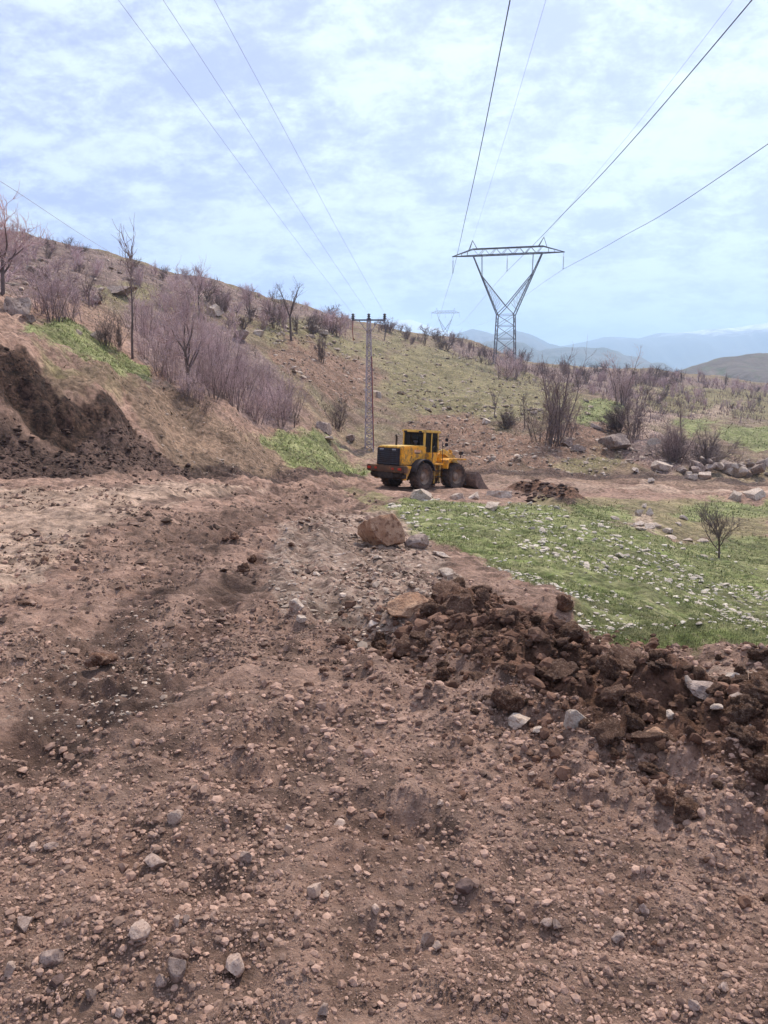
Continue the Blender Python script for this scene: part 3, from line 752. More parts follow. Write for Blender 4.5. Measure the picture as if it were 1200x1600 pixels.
X, Y, rg = (RIDGE3[0][0] + RNG.normal(0, .3, 22) + .3, RIDGE3[0][1] + RNG.normal(0, .2, 22), RNG)
Z = ground_z(X, Y)
for k in range(22):
    s = float(rg.uniform(.05, .14))
    tag(link('earth_clod', CLODS[rg.integers(9)], None, (X[k], Y[k], Z[k] + s * .2), (0, 0, rg.uniform(0, 6.3)), s), 'dark clod in the small heap at the photo edge behind the ridge', 'clod', 'clods of the small heap')

def scatter_mesh(name, X, Y, S, mat, shapes, label, cat, parent=None, flat=(.45, .95), lift=.12, rg=RNG, zfn=ground_z, smooth=False):
    Z = zfn(X, Y); n = len(X); Vs, Fs, off = [], [], 0
    sh = rg.integers(len(shapes), size=n)
    for k, (V, F) in enumerate(shapes):
        id_ = np.where(sh == k)[0]; m = len(id_)
        if m == 0: continue
        a = rg.uniform(0, 6.283, m); b = rg.normal(0, .35, m); sc = S[id_][:, None] * np.stack([rg.uniform(.75, 1.35, m), rg.uniform(.75, 1.2, m), rg.uniform(*flat, m)], 1)
        P = V[None] * sc[:, None, :]
        cb, sb = np.cos(b)[:, None], np.sin(b)[:, None]
        y_, z_ = P[..., 1] * cb - P[..., 2] * sb, P[..., 1] * sb + P[..., 2] * cb
        ca, sa = np.cos(a)[:, None], np.sin(a)[:, None]
        x2, y2 = P[..., 0] * ca - y_ * sa, P[..., 0] * sa + y_ * ca
        P = np.stack([x2 + X[id_][:, None], y2 + Y[id_][:, None], z_ + (Z[id_] + S[id_] * lift)[:, None]], 2)
        Vs.append(P.reshape(-1, 3)); Fs.append((F[None] + (np.arange(m) * len(V))[:, None, None]).reshape(-1, 3) + off); off += m * len(V)
    o = link(name, mesh_np(name, np.concatenate(Vs), np.concatenate(Fs), mat, smooth), parent)
    return tag(o, label, cat, kind='stuff')
CHIPS = [rock_shape(1000 + i, 1, 5, .12, (1, .85, .75)) for i in range(10)]
LOW = []
for i in range(8):      # 20-face chips for the fine gravel
    bm = bmesh.new(); bmesh.ops.create_icosphere(bm, subdivisions=1, radius=.5)
    V = np.array([v.co[:] for v in bm.verts]) ; F = np.array([[v.index for v in f.verts] for f in bm.faces]); bm.free()
    rg_ = np.random.default_rng(40 + i); V = V[:12] if len(V) == 12 else V
    V = V * rg_.uniform(.7, 1.25, (len(V), 1)); LOW.append((V, F))
OCT = []
for i in range(8):
    rg_ = np.random.default_rng(400 + i); OCT.append((np.array([[1,0,0],[-1,0,0],[0,1,0],[0,-1,0],[0,0,1],[0,0,-1]]) * .5 * rg_.uniform(.7, 1.3, (6, 1)) + rg_.normal(0, .07, (6, 3)), np.array([[0,2,4],[2,1,4],[1,3,4],[3,0,4],[2,0,5],[1,2,5],[3,1,5],[0,3,5]])))
def crumbs():
    CR = [clod_shape(1700 + i, 2) for i in range(14)]
    X, Y, rg = ridge_points(6000, .44, 71); S = np.clip(rg.lognormal(-3.9, .75, len(X)), .008, .14) * np.clip(Y / 5, .55, 1.2)
    scatter_mesh('soil_crumbs', X, Y, S, M_CRUMB, CR, flat=(.6, 1.0), label= 'loose dark crumbs of earth over and around the ridge', cat='soil', lift=.15)
    # slumped lumps under the dark cut
    pts = []
    while len(pts) < 3200:
        px, py = RNG.uniform(-60, 300), RNG.uniform(640, 750); pts.append((px, py))
    u = np.array([(p[0] - 600) / FPX for p in pts]); s = RNG.uniform(18.5, 27, len(pts)) 
    X, Y = u * s, s
    m = np.maximum(zone(X, Y, Z_SLUMP, .01, .35), .4 * zone(X, Y, Z_DARK, .01, .35)) > RNG.uniform(.2, 1, len(X)); X, Y = X[m], Y[m]
    S = np.clip(RNG.lognormal(-2.6, .5, len(X)), .04, .26)
    hx, hy = HEAP[0][0] + (HEAP[-1][0] - HEAP[0][0]) * RNG.random(160) + RNG.normal(0, .4, 160), HEAP[0][1] + (HEAP[-1][1] - HEAP[0][1]) * RNG.random(160) + RNG.normal(0, .4, 160)
    X, Y, S = np.append(X, hx), np.append(Y, hy), np.append(S, RNG.uniform(.08, .35, 160))
    scatter_mesh('slumped_soil', X, Y, S, M_SLUMP, CHIPS, smooth=True, label='dark lumps of slumped earth below the cut bank', cat='soil')
crumbs()
TRACK = zone_poly([(-200,765),(0,762),(330,756),(560,756),(620,772),(600,800),(640,850),(690,900),(700,1000),(560,1110),(300,1130),(0,1150),(-200,1150)])
def gravel():
    n = 150000; u = RNG.uniform(-.72, .72, n); inv = RNG.uniform(1 / 9.5, 1 / 1.15, n); s = 1 / inv
    X, Y = u * s, s
    S = np.clip(.0027 * s * RNG.lognormal(0, .66, n), .0035, .06)
    big = RNG.random(n) < .006; S[big] *= RNG.uniform(1.6, 2.8, big.sum())
    S = np.minimum(S, .0145 * s)
    wetm = zone(X, Y, Z_WET, .03); ph = pile_h(X, Y); fl = zone(X, Y, Z_FIELD, .02)
    patch = fbm2(X, Y, .6, 3, 55)
    keep = (RNG.random(n) > wetm * .8) & (ph < .13) & (fl < .3) & (RNG.random(n) < 1.0 - sstep(s, 4.2, 7.5) * .78) & (RNG.random(n) < .78 + patch)
    coarse = keep & (S / s > .0055); fine = keep & ~coarse
    scatter_mesh('grit', X[fine], Y[fine], S[fine], M_GRAVEL, OCT, 'fine angular grit between the pebbles of the near track', 'gravel')
    scatter_mesh('gravel', X[coarse], Y[coarse], S[coarse], M_GRAVEL, LOW, 'brown and grey gravel covering the near track', 'gravel')
    n = 26000; uu = RNG.uniform(-.62, .12, n); ss = 1 / RNG.uniform(1 / 30, 1 / 4.5, n); xx, yy = uu * ss, ss
    mk = (zone(xx, yy, [TRACK], .02) > .5) & (fbm2(xx, yy, 1.2, 3, 95, .6) > RNG.normal(-.04, .12, n) + .16 * zone(xx, yy, [Z_TAN[0]], .05))
    scatter_mesh('mud_crumbs', xx[mk], yy[mk], np.clip(.0030 * yy[mk] * RNG.lognormal(0, .6, mk.sum()), .008, .16), M_MUD, OCT, 'small lumps of dried mud on the wheel tracks', 'soil', flat=(.4, .8))
    # coarser rubble on the verge, the bank foot and the cutting
    Xs, Ys, Ss = [], [], []
    for q, cnt, smin, sig in ((Z_PALE[0], 1700, .028, .6), (Z_RED[0], 1900, .13, .65), (Z_RED[1], 500, .2, .6), (Z_OLIVE[0], 1500, .22, .6), (Z_BANK[0], 400, .06, .5), (Z_OLIVE[1], 420, .25, .6), (Z_WET[0], 900, .013, .5), (Z_BRUSH[0], 300, .35, .6), (Z_TAN[0], 400, .012, .5)):
        a, b = q.min(0), q.max(0); uu = RNG.uniform(a[0], b[0], cnt * 3); ll = RNG.uniform(a[1], b[1], cnt * 3); ss = np.exp(ll)
        xx, yy = uu * ss, ss; mk = zone(xx, yy, [q], .01) > .5; xx, yy = xx[mk][:cnt], yy[mk][:cnt]
        Xs.append(xx); Ys.append(yy); Ss.append(np.clip(smin * RNG.lognormal(0, sig, len(xx)), smin * .5, smin * 4))
    scatter_mesh('rubble', np.concatenate(Xs), np.concatenate(Ys), np.concatenate(Ss), M_SHARDB, CHIPS, 'broken stones strewn over the verge and the cut slopes', 'rubble')
M_MUD = mottled('mud_lump', [(.15, .092, .068), (.27, .175, .132)], 6, .95, 50, .4, .008, island=1.3, world=True)
M_SHARDB = mottled('rubble_stone', [(.31, .225, .175), (.47, .365, .295)], 4, .9, 20, .3, .01, island=.9, world=True)
gravel()

# ---- field stones: 300 as things, the rest as stuff
M_FRAG = mottled('field_limestone', [(.54, .44, .355), (.70, .60, .50), (.36, .28, .22)], 3, .9, 12, .5, .05, objrand=.35)
def field_stones():
    q = Z_FIELD[0]; a, b = q.min(0), q.max(0); n = 16000
    uu = RNG.uniform(a[0], min(b[0], .6), n); inv = RNG.uniform(math.exp(-b[1]), math.exp(-a[1]), n); ss = 1 / inv
    X, Y = uu * ss, ss; cl = fbm2(X, Y, 1.6, 3, 91)
    mk = (zone(X, Y, [q], .03) > .4) & (RNG.random(n) < .35 + 1.2 * cl) & (pile_h(X, Y) < .05) & (RNG.random(n) < 1 - .85 * sstep(uu, .33, .44) * sstep(ss, 12, 18))
    X, Y = X[mk], Y[mk]; S = np.clip(.0052 * Y * RNG.lognormal(0, .5, len(X)), .02, .34)
    order = np.argsort(-S / Y); big, rest = order[:300], order[300:3300]
    Z = ground_z(X, Y)
    mes = [mesh_np('field_stone', *rock_shape(1200 + i, 2, 6, .12, (1, .75, .5)), M_FRAG) for i in range(10)]
    for k in big:
        s = S[k] * .85
        o = link('field_stone', mes[RNG.integers(10)], None, (X[k], Y[k], Z[k] + s * .07), (RNG.normal(0, .2), RNG.normal(0, .2), RNG.uniform(0, 6.3)), s)
        tag(o, 'pale limestone fragment lying in the stony green field', 'stone', 'limestone fragments in the green field')
    scatter_mesh('stone_chips', X[rest], Y[rest], S[rest] * .95, M_SHARD, CHIPS, 'white stone chips littering the green field', 'stones', flat=(.35, .7), lift=.1)
field_stones()

# ------------------------------------------------------------------ grass
def grass():
    m, nt, p = new_mat('grass_blade')
    r = node(nt, 'ShaderNodeNewGeometry').outputs['Random Per Island']
    c = mix(nt, r, (.15, .18, .052), (.29, .30, .135))
    c = mix(nt, ramp(nt, noise(nt, worldco(nt), .8, 3), .45, .7), c, (.25, .225, .11))
    sset(nt, p, 'Base Color', c); sset(nt, p, 'Roughness', .7); sset(nt, p, 'Specular IOR Level', .2)
    Xs, Ys = [], []
    for q, n, k in [(Z_FIELD[0], 210000, 1), (Z_FIELD[1], 4000, 1), (Z_FIELD[2], 4000, 1), (Z_FIELD[3], 6000, 1), (Z_FIELD[4], 6000, 1), (Z_FIELD[5], 5000, 1), (Z_FIELD[6], 4000, 1)]:
        a, b = q.min(0), q.max(0)
        uu = RNG.uniform(max(a[0], -.6), min(b[0], .62), n); ss = 1 / RNG.uniform(math.exp(-b[1]), math.exp(-a[1]), n)
        x, y = uu * ss, ss; mk = (zone(x, y, [q], .02) + RNG.normal(0, .15, n) > .5) & (fbm2(x, y, .9, 3, 91) < .16 + RNG.normal(0, .1, n)) & (pile_h(x, y) < .06)
        Xs.append(x[mk]); Ys.append(y[mk])
    X, Y = np.concatenate(Xs), np.concatenate(Ys); n = len(X); Z = ground_z(X, Y)
    h = np.clip(.0017 * Y, .010, .12) * RNG.lognormal(0, .35, n); w = h * RNG.uniform(.18, .34, n); a = RNG.uniform(0, 6.283, n)
    lx, ly = RNG.normal(0, .5, n) * h, RNG.normal(0, .5, n) * h
    P = np.stack([np.stack([X - np.cos(a) * w, Y - np.sin(a) * w, Z - .01], 1), np.stack([X + np.cos(a) * w, Y + np.sin(a) * w, Z - .01], 1), np.stack([X + lx, Y + ly, Z + h], 1)], 1).reshape(-1, 3)
    F = np.arange(n * 3).reshape(-1, 3)
    tag(link('grass', mesh_np('grass', P, F, m)), 'short green grass over the field and the banks', 'grass', kind='stuff')
grass()

def blades(name, polys, hk, hmin, hmax, wk, mat, label, cat, spread=.5, seed=0):
    Xs, Ys = [], []
    for q, n in polys:
        a, b = q.min(0), q.max(0); uu = RNG.uniform(max(a[0], -.62), min(b[0], .62), n); ss = 1 / RNG.uniform(math.exp(-b[1]), math.exp(-a[1]), n)
        x, y = uu * ss, ss; mk = (zone(x, y, [q], .03) + RNG.normal(0, .2, n) > .5) & (fbm2(x, y, 3.0, 4, 300 + seed, .6) > -.05 + RNG.normal(0, .12, n))
        Xs.append(x[mk]); Ys.append(y[mk])
    X, Y = np.concatenate(Xs), np.concatenate(Ys); n = len(X); Z = ground_z(X, Y)
    h = np.clip(hk * Y, hmin, hmax) * RNG.lognormal(0, .4, n); w = h * wk * RNG.uniform(.6, 1.4, n); a = RNG.uniform(0, 6.283, n)
    lx, ly = RNG.normal(0, spread, n) * h, RNG.normal(0, spread, n) * h
    P = np.stack([np.stack([X - np.cos(a) * w, Y - np.sin(a) * w, Z - .02], 1), np.stack([X + np.cos(a) * w, Y + np.sin(a) * w, Z - .02], 1), np.stack([X + lx, Y + ly, Z + h], 1)], 1).reshape(-1, 3)
    tag(link(name, mesh_np(name, P, np.arange(n * 3).reshape(-1, 3), mat)), label, cat, kind='stuff')
def blade_mat(name, a, b):
    m, nt, p = new_mat(name); r = node(nt, 'ShaderNodeNewGeometry').outputs['Random Per Island']
    sset(nt, p, 'Base Color', mix(nt, r, a, b)); sset(nt, p, 'Roughness', .9); sset(nt, p, 'Specular IOR Level', .1); return m
def brush_cover():
    hill = zone_poly([(-200,330),(0,358),(215,412),(450,476),(560,506),(700,530),(850,574),(1000,580),(1200,604),(1300,610),(1300,660),(1000,690),(900,690),(760,690),(640,690),(590,690),(520,660),(470,640),(300,520),(120,510),(-200,470)])
    bank = zone_poly([(60,545),(200,575),(320,605),(470,690),(560,740),(420,735),(300,690),(215,610),(100,590)])
    blades('dry_grass', [(hill, 70000), (bank, 9000), (Z_OLIVE[4], 3000)], .0016, .03, .35, .22, blade_mat('dry_grass_blade', (.15, .11, .06), (.29, .22, .13)), 'dry tan grass and dead stems over the hillside', 'grass', .6, 1)
    blades('low_scrub', [(Z_BRUSH[0], 26000), (Z_BRUSH[2], 30000), (Z_BRUSH[3], 3000), (Z_BRUSH[1], 6000)], .0042, .1, .75, .055, blade_mat('scrub_stem', (.15, .10, .097), (.34, .24, .235)), 'low leafless purple brush covering the hill crest', 'scrub', .35, 2)
brush_cover()

# ------------------------------------------------------------------ bare trees and shrubs
M_BARK = mottled('bark', [(.12, .086, .08), (.22, .165, .15)], 6, .95, 30, .6, .01, objrand=.3)
M_TWIG = mottled('twigs', [(.22, .15, .145), (.34, .25, .24)], 1.5, .95, 0, 0, objrand=.3)
M_TWIGP = mottled('purple_twigs', [(.46, .315, .325), (.64, .475, .47)], 1.2, .95, 0, 0, objrand=.5)
M_TWIGD = mottled('dark_twigs', [(.13, .093, .088), (.22, .165, .155)], 1.5, .95, 0, 0, objrand=.3)
class Twigs:
    def __init__(s): s.V, s.F = [], []
    def chain(s, pts, r0, r1, n=3):
        b = len(s.V); m = len(pts)
        for i, p in enumerate(pts):
            d = (pts[min(i + 1, m - 1)] - pts[max(i - 1, 0)]); d = d.normalized() if d.length > 0 else Vector((0, 0, 1))
            a = d.cross(Vector((.31, .95, .1))).normalized(); c = d.cross(a); r = r0 + (r1 - r0) * i / (m - 1)
            for k in range(n):
                t = 2 * math.pi * k / n; s.V.append(p + (a * math.cos(t) + c * math.sin(t)) * r)
        for i in range(m - 1):
            for k in range(n):
                a0, a1 = b + i * n + k, b + i * n + (k + 1) % n; s.F.append((a0, a1, a1 + n, a0 + n))
    def mesh(s, name, mat): return mesh_np(name, np.array([v[:] for v in s.V]), np.array(s.F), mat, smooth=True)
def grow(seed, kind):
    """one metre tall; returns (stems, twigs)"""
    R = random.Random(seed); S, T = Twigs(), Twigs()
    def wander(p, d, L, n, wob, up):
        pts = [p.copy()]
        for _ in range(n):
            d = (d + Vector((R.gauss(0, wob), R.gauss(0, wob), R.gauss(0, wob) + up))).normalized(); p = p + d * (L / n); pts.append(p.copy())
        return pts, d
    def twig(p, d, L, r, depth, up=.12, wob=.22, kids=3):
        pts, dd = wander(p, d, L, 3, wob, up); T.chain(pts, r, r * .45)
        if depth > 0:
            for _ in range(kids):
                k = R.choice((1, 2, 2, 3)); q = pts[k]
                nd = (dd + Vector((R.gauss(0, .6), R.gauss(0, .6), R.gauss(.1, .45)))).normalized(); twig(q, nd, L * R.uniform(.5, .8), r * .62, depth - 1, up, wob, kids)
    if kind == 'tree':
        pts, d = wander(Vector((0, 0, -.03)), Vector((R.gauss(0, .06), R.gauss(0, .06), 1)), R.uniform(.34, .48), 5, .07, .1); S.chain(pts, .020, .013, 7)
        for i in range(7):
            q = pts[R.choice((2, 3, 4, 5, 5))]; a = R.uniform(0, 6.3); nd = Vector((math.cos(a) * .7, math.sin(a) * .7, R.uniform(.5, 1.3))).normalized()
            lp, ld = wander(q, nd, R.uniform(.22, .42), 4, .14, .12); S.chain(lp, .010, .005, 5)
            for _ in range(7): twig(lp[R.choice((1, 2, 3, 4, 4))], (ld + Vector((R.gauss(0, .5), R.gauss(0, .5), R.gauss(.2, .3)))).normalized(), R.uniform(.14, .27), .0048, 2, kids=4)
    elif kind == 'pole':                      # tall thin sapling
        pts, d = wander(Vector((0, 0, -.03)), Vector((0, 0, 1)), .93, 8, .035, .1); S.chain(pts, .013, .003, 6)
        for i in range(22):
            q = pts[R.choice((3, 4, 5, 6, 7, 7))]; a = R.uniform(0, 6.3); twig(q, Vector((math.cos(a) * .45, math.sin(a) * .45, 1)).normalized(), R.uniform(.1, .24), .0038, 1, .2)
    elif kind == 'fork':
        pts, d = wander(Vector((0, 0, -.03)), Vector((0, 0, 1)), .45, 4, .05, .1); S.chain(pts, .024, .017, 7)
        for a in (0.2, 2.4, 4.3):
            lp, ld = wander(pts[4], Vector((math.cos(a) * .5, math.sin(a) * .4, 1)).normalized(), .45, 5, .09, .05); S.chain(lp, .014, .006, 5)
            for _ in range(10): twig(lp[R.randint(1, 5)], (ld + Vector((R.gauss(0, .5), R.gauss(0, .5), R.gauss(.1, .3)))).normalized(), R.uniform(.10, .22), .0045, 2, kids=2)
    elif kind == 'shoots':                    # upright many-stemmed bush
        for i in range(11):
            a = R.uniform(0, 6.3); rr = R.uniform(0, .12); h = R.uniform(.45, .98) * (1 - rr * 2)
            pts, d = wander(Vector((math.cos(a) * rr, math.sin(a) * rr, -.03)), Vector((math.cos(a) * .13, math.sin(a) * .13, 1)).normalized(), h, 6, .10, .08); S.chain(pts, .006, .0025, 4)
            for _ in range(17): twig(pts[R.randint(1, 6)], (d + Vector((R.gauss(0, .6), R.gauss(0, .6), R.gauss(.1, .3)))).normalized(), R.uniform(.1, .22), .0030, 2, .12, .24, 2)
    elif kind == 'thicket':                   # fine fanning brush, wider than tall
        for i in range(13):
            a = R.uniform(0, 6.3); rr = R.uniform(0, .32)
            pts, d = wander(Vector((math.cos(a) * rr, math.sin(a) * rr, -.04)), Vector((math.cos(a) * .35, math.sin(a) * .35, 1)).normalized(), R.uniform(.4, .85), 5, .16, .06); S.chain(pts, .0095, .003, 4)
            for _ in range(9): twig(pts[R.randint(1, 5)], (d + Vector((R.gauss(0, .75), R.gauss(0, .75), R.gauss(.1, .4)))).normalized(), R.uniform(.12, .26), .0034, 2, .06, .28, 3)
    elif kind == 'round':
        for i in range(30):
            a = R.uniform(0, 6.3); e = R.uniform(.1, 1.4); nd = Vector((math.cos(a) * math.cos(e), math.sin(a) * math.cos(e), math.sin(e)))
            pts, d = wander(Vector((nd.x * .1, nd.y * .1, 0)), nd, R.uniform(.45, .8), 4, .12, .08); S.chain(pts, .010, .004, 4)
            for _ in range(20): twig(pts[R.randint(1, 4)], (nd + Vector((R.gauss(0, .6), R.gauss(0, .6), R.gauss(.1, .5)))).normalized(), R.uniform(.14, .28), .005, 1, .05, .2)
    elif kind == 'far':                       # seen small: stems and a rough head of twigs
        for i in range(5):
            a = R.uniform(0, 6.3); pts, d = wander(Vector((R.gauss(0, .05), R.gauss(0, .05), -.05)), Vector((math.cos(a) * .3, math.sin(a) * .3, 1)).normalized(), R.uniform(.4, .7), 3, .12, .08); S.chain(pts, .016, .008, 3)
            for _ in range(9): twig(pts[R.randint(1, 3)], (d + Vector((R.gauss(0, .7), R.gauss(0, .7), R.gauss(.1, .4)))).normalized(), R.uniform(.18, .36), .009, 1, .05, .2, 3)
    zmax = max(v.z for v in S.V + T.V); k = 1.0 / zmax
    for L in (S.V, T.V):
        for i, v in enumerate(L): L[i] = v * k
    return S, T
KIND_CACHE = {}
def variant(kind, i, tw):
    key = (kind, i, tw.name)
    if key not in KIND_CACHE:
        S, T = grow(50 + 13 * i + sum(ord(c) for c in kind), kind)
        if kind == 'far':
            nS = len(S.V); V = np.array([v[:] for v in S.V + T.V]); F = np.array(S.F + [tuple(a + nS for a in f) for f in T.F]); KIND_CACHE[key] = (mesh_np('far_shrub', V, F, tw, smooth=True), None)
        else: KIND_CACHE[key] = (S.mesh('trunk', M_BARK), T.mesh('crown', tw))
    return KIND_CACHE[key]
def plant(name, px, py, hpx, kind, var, tw, label, cat, wide=1.0, group=None, Y=None, rz=None, lean=0):
    p = hitg(px, py) if Y is None else np.array(at(px, py, Y)); h = hpx / FPX * p[1] * 1.02
    a, b = variant(kind, var, tw)
    rz = random.uniform(0, 6.28) if rz is None else rz
    z = gz(p[0], p[1]) if Y is None else gz(p[0], p[1])
    if b is None:
        return tag(link(name, a, None, (p[0], p[1], z - .02 * h), (0, 0, rz), (h * wide, h * wide, h)), label, cat, group)
    e = empty(name, (p[0], p[1], z - .01 * h), (0, lean, rz if not lean else 0)); e.scale = (h * wide, h * wide, h)
    link('trunk', a, e); link('crown', b, e)
    return tag(e, label, cat, group)

for a in [
  ('bare_tree', 4, 462, 165, 'tree', 0, M_TWIGP, 'large bare tree at the left photo edge above the cut', 'tree', 1.15),
  ('bare_shrub', 84, 500, 88, 'shoots', 0, M_TWIGP, 'tall bare shrub right of the huge hillside boulder', 'shrub', 1.5),
  ('bare_shrub', 60, 488, 70, 'thicket', 0, M_TWIGP, 'purple bare shrub between the big tree and the tall shrub', 'shrub', 1.0),
  ('bare_shrub', 110, 500, 66, 'thicket', 1, M_TWIGP, 'purple bare shrub over the left end of the grass strip', 'shrub', 1.0),
  ('bare_tree', 139, 480, 58, 'fork', 0, M_TWIGD, 'small dark crooked tree beside the hillside slab', 'tree', .9),
  ('bare_tree', 207, 560, 212, 'pole', 0, M_TWIG, 'tall thin sapling rising above the hillside skyline', 'tree', .9),
  ('bare_shrub', 166, 540, 66, 'shoots', 1, M_TWIGD, 'dark bare shrub at the upper edge of the grass strip', 'shrub', 1.2),
  ('bare_shrub', 184, 548, 62, 'shoots', 2, M_TWIGD, 'dark bare shrub just left of the tall thin sapling', 'shrub', 1.0),
  ('bare_tree', 294, 610, 205, 'tree', 1, M_TWIGP, 'tall bare tree standing in the purple thicket', 'tree', .75),
  ('bare_tree', 310, 480, 72, 'tree', 2, M_TWIGP, 'bare tree on the skyline behind the thicket', 'tree', .9),
  ('bare_tree', 391, 503, 52, 'pole', 1, M_TWIGD, 'thin dark tree, first of three below the skyline', 'tree', 1.2),
  ('bare_tree', 428, 513, 72, 'shoots', 3, M_TWIGD, 'many-stemmed dark tree, middle of three below the skyline', 'tree', 1.0),
  ('bare_tree', 455, 532, 92, 'fork', 1, M_TWIGD, 'forked dark tree, last of three below the skyline', 'tree', 1.0),
  ('bare_shrub', 502, 566, 62, 'shoots', 4, M_TWIGD, 'lone dark shrub on the red slope below the forked tree', 'shrub', .9),
  ('bare_shrub', 526, 672, 62, 'shoots', 5, M_TWIGD, 'dark shrub left of the lattice pole', 'shrub', 1.2),
  ('bare_shrub', 460, 668, 40, 'fork', 2, M_TWIGD, 'crooked dark stems at the end of the thicket', 'shrub', 1.0),
  ('bare_shrub', 340, 492, 36, 'round', 1, M_TWIGD, 'dark shrub on the rocks behind the thicket', 'shrub', .7),
  ('bare_shrub', 772, 652, 52, 'fork', 3, M_TWIGD, 'small forked shrub on the slope above the red bank', 'shrub', .8),
  ('bare_tree', 862, 694, 166, 'shoots', 6, M_TWIG, 'tall feathery bush beyond the road, tallest on the right', 'tree', 1.05),
  ('bare_shrub', 845, 690, 80, 'thicket', 2, M_TWIGD, 'low dark shrub at the left foot of the tall feathery bush', 'shrub', .75),
  ('bare_shrub', 884, 690, 86, 'thicket', 3, M_TWIG, 'low shrub at the right foot of the tall feathery bush', 'shrub', .75),
  ('bare_shrub', 820, 668, 58, 'pole', 2, M_TWIGD, 'thin leaning stems left of the tall feathery bush', 'shrub', 1.4),
  ('bare_shrub', 792, 670, 34, 'round', 2, M_TWIGD, 'dark round shrub on the red bank', 'shrub', .9),
  ('bare_tree', 976, 634, 92, 'shoots', 7, M_TWIGP, 'oval purplish bush standing on the far slope', 'tree', 1.35),
  ('bare_shrub', 988, 684, 96, 'shoots', 8, M_TWIG, 'broad bare bush above the big grey boulder', 'shrub', 1.3),
  ('bare_shrub', 968, 676, 54, 'round', 3, M_TWIGD, 'dark shrub above the big grey boulder', 'shrub', .8),
  ('bare_shrub', 1054, 722, 78, 'shoots', 9, M_TWIG, 'thin upright bush beside the pale rock rib', 'shrub', 1.3),
  ('bare_shrub', 1105, 731, 68, 'round', 4, M_TWIGD, 'dark rounded bush left of the stone wall', 'shrub', 1.15),
  ('bare_shrub', 1052, 716, 50, 'round', 5, M_TWIGD, 'dark low bush between the rock rib and the rounded bush', 'shrub', 1.0),
  ('bare_tree', 1064, 690, 72, 'pole', 3, M_TWIG, 'slim bare tree above the dark low bush', 'tree', 1.3),
  ('bare_shrub', 788, 594, 56, 'shoots', 10, M_TWIGP, 'purplish brush growing between the legs of the near pylon', 'shrub', 1.6),
  ('bare_shrub', 805, 592, 40, 'shoots', 11, M_TWIGP, 'brush at the right leg of the near pylon', 'shrub', 1.6),
  ('bare_tree', 1124, 871, 92, 'tree', 3, M_TWIGD, 'small lone sapling in the green field', 'tree', 1.0)]:
    plant(*a)

# the purple thicket above the bank, bush by bush
R = random.Random(3); k = 0
TH = [(228,560),(250,585),(270,600),(290,622),(310,630),(335,620),(300,595),(325,600),(350,618),(255,555),(235,530),(285,560),(310,560),(335,570),(360,590),(385,612),(405,632),(425,650),(370,640),(392,650),(440,662),(415,615),(380,585),(350,560),(215,520),(400,660),(432,630),(265,530),(365,615),(450,650)]
for px, py in TH:
    plant('bare_shrub', px, py, R.uniform(52, 84) * (1 if px < 380 else .85), 'thicket', k % 6, M_TWIGP, 'purplish bare bush in the dense thicket above the cut bank', 'shrub', R.uniform(.65, .9), 'thicket above the cut bank'); k += 1
# scrub scattered over the upper hillside
n = 0
for _ in range(1500):
    if n >= 125: break
    px = R.uniform(-30, 560); t = R.random(); sky_y = np.interp(px, [-30,0,100,215,300,450,560],[345,353,378,408,429,474,500]); lo_y = np.interp(px, [-30,0,120,300,450,560],[455,455,490,520,520,530])
    py = sky_y + 3 + (lo_y - sky_y) * t ** 1.3
    plant('bare_shrub', px, py, R.uniform(11, 24) * (1 + .9 * t), 'far', n % 8, M_TWIGP if R.random() < .7 else M_TWIGD, 'small bare shrub among the scrub covering the upper hillside', 'shrub', R.uniform(.8, 1.5), 'scrub on the upper hillside'); n += 1
# trees along the crest behind the pylon and down the far slope
for i in range(110):
    px = R.uniform(585, 1060); py = np.interp(px, [585,640,700,850,1000,1060],[506,517,528,572,578,582]) + R.uniform(1, 24) * (1 if px > 640 else .7)
    plant('bare_tree', px, py, R.choice((9, 11, 13, 15, 18, 24)), 'far', i % 8, M_TWIGD if R.random() < .4 else M_TWIG, 'small bare tree in the belt along the far crest', 'tree', R.uniform(.7, 1.5), 'trees along the far crest')
for i in range(95):
    px = R.uniform(900, 1215); py = np.interp(px, [900,1000,1120,1215],[576,582,594,606]) + R.uniform(0, 52)
    plant('bare_shrub', px, py, R.uniform(10, 22), 'far', i % 8, M_TWIGP if R.random() < .6 else M_TWIGD, 'small bare shrub dotting the far slope by the brown hill', 'shrub', R.uniform(.6, 1.3), 'shrubs dotting the far slope')
# brush hanging over the undercut lip
for i, (px, py, h) in enumerate([(300,636,40),(320,646,36),(284,626,28)]):
    plant('bare_shrub', px, py, h, 'thicket', i, M_TWIGD, 'dark tangle of roots and stems hanging on the undercut lip', 'shrub', .8, 'tangles on the undercut lip')

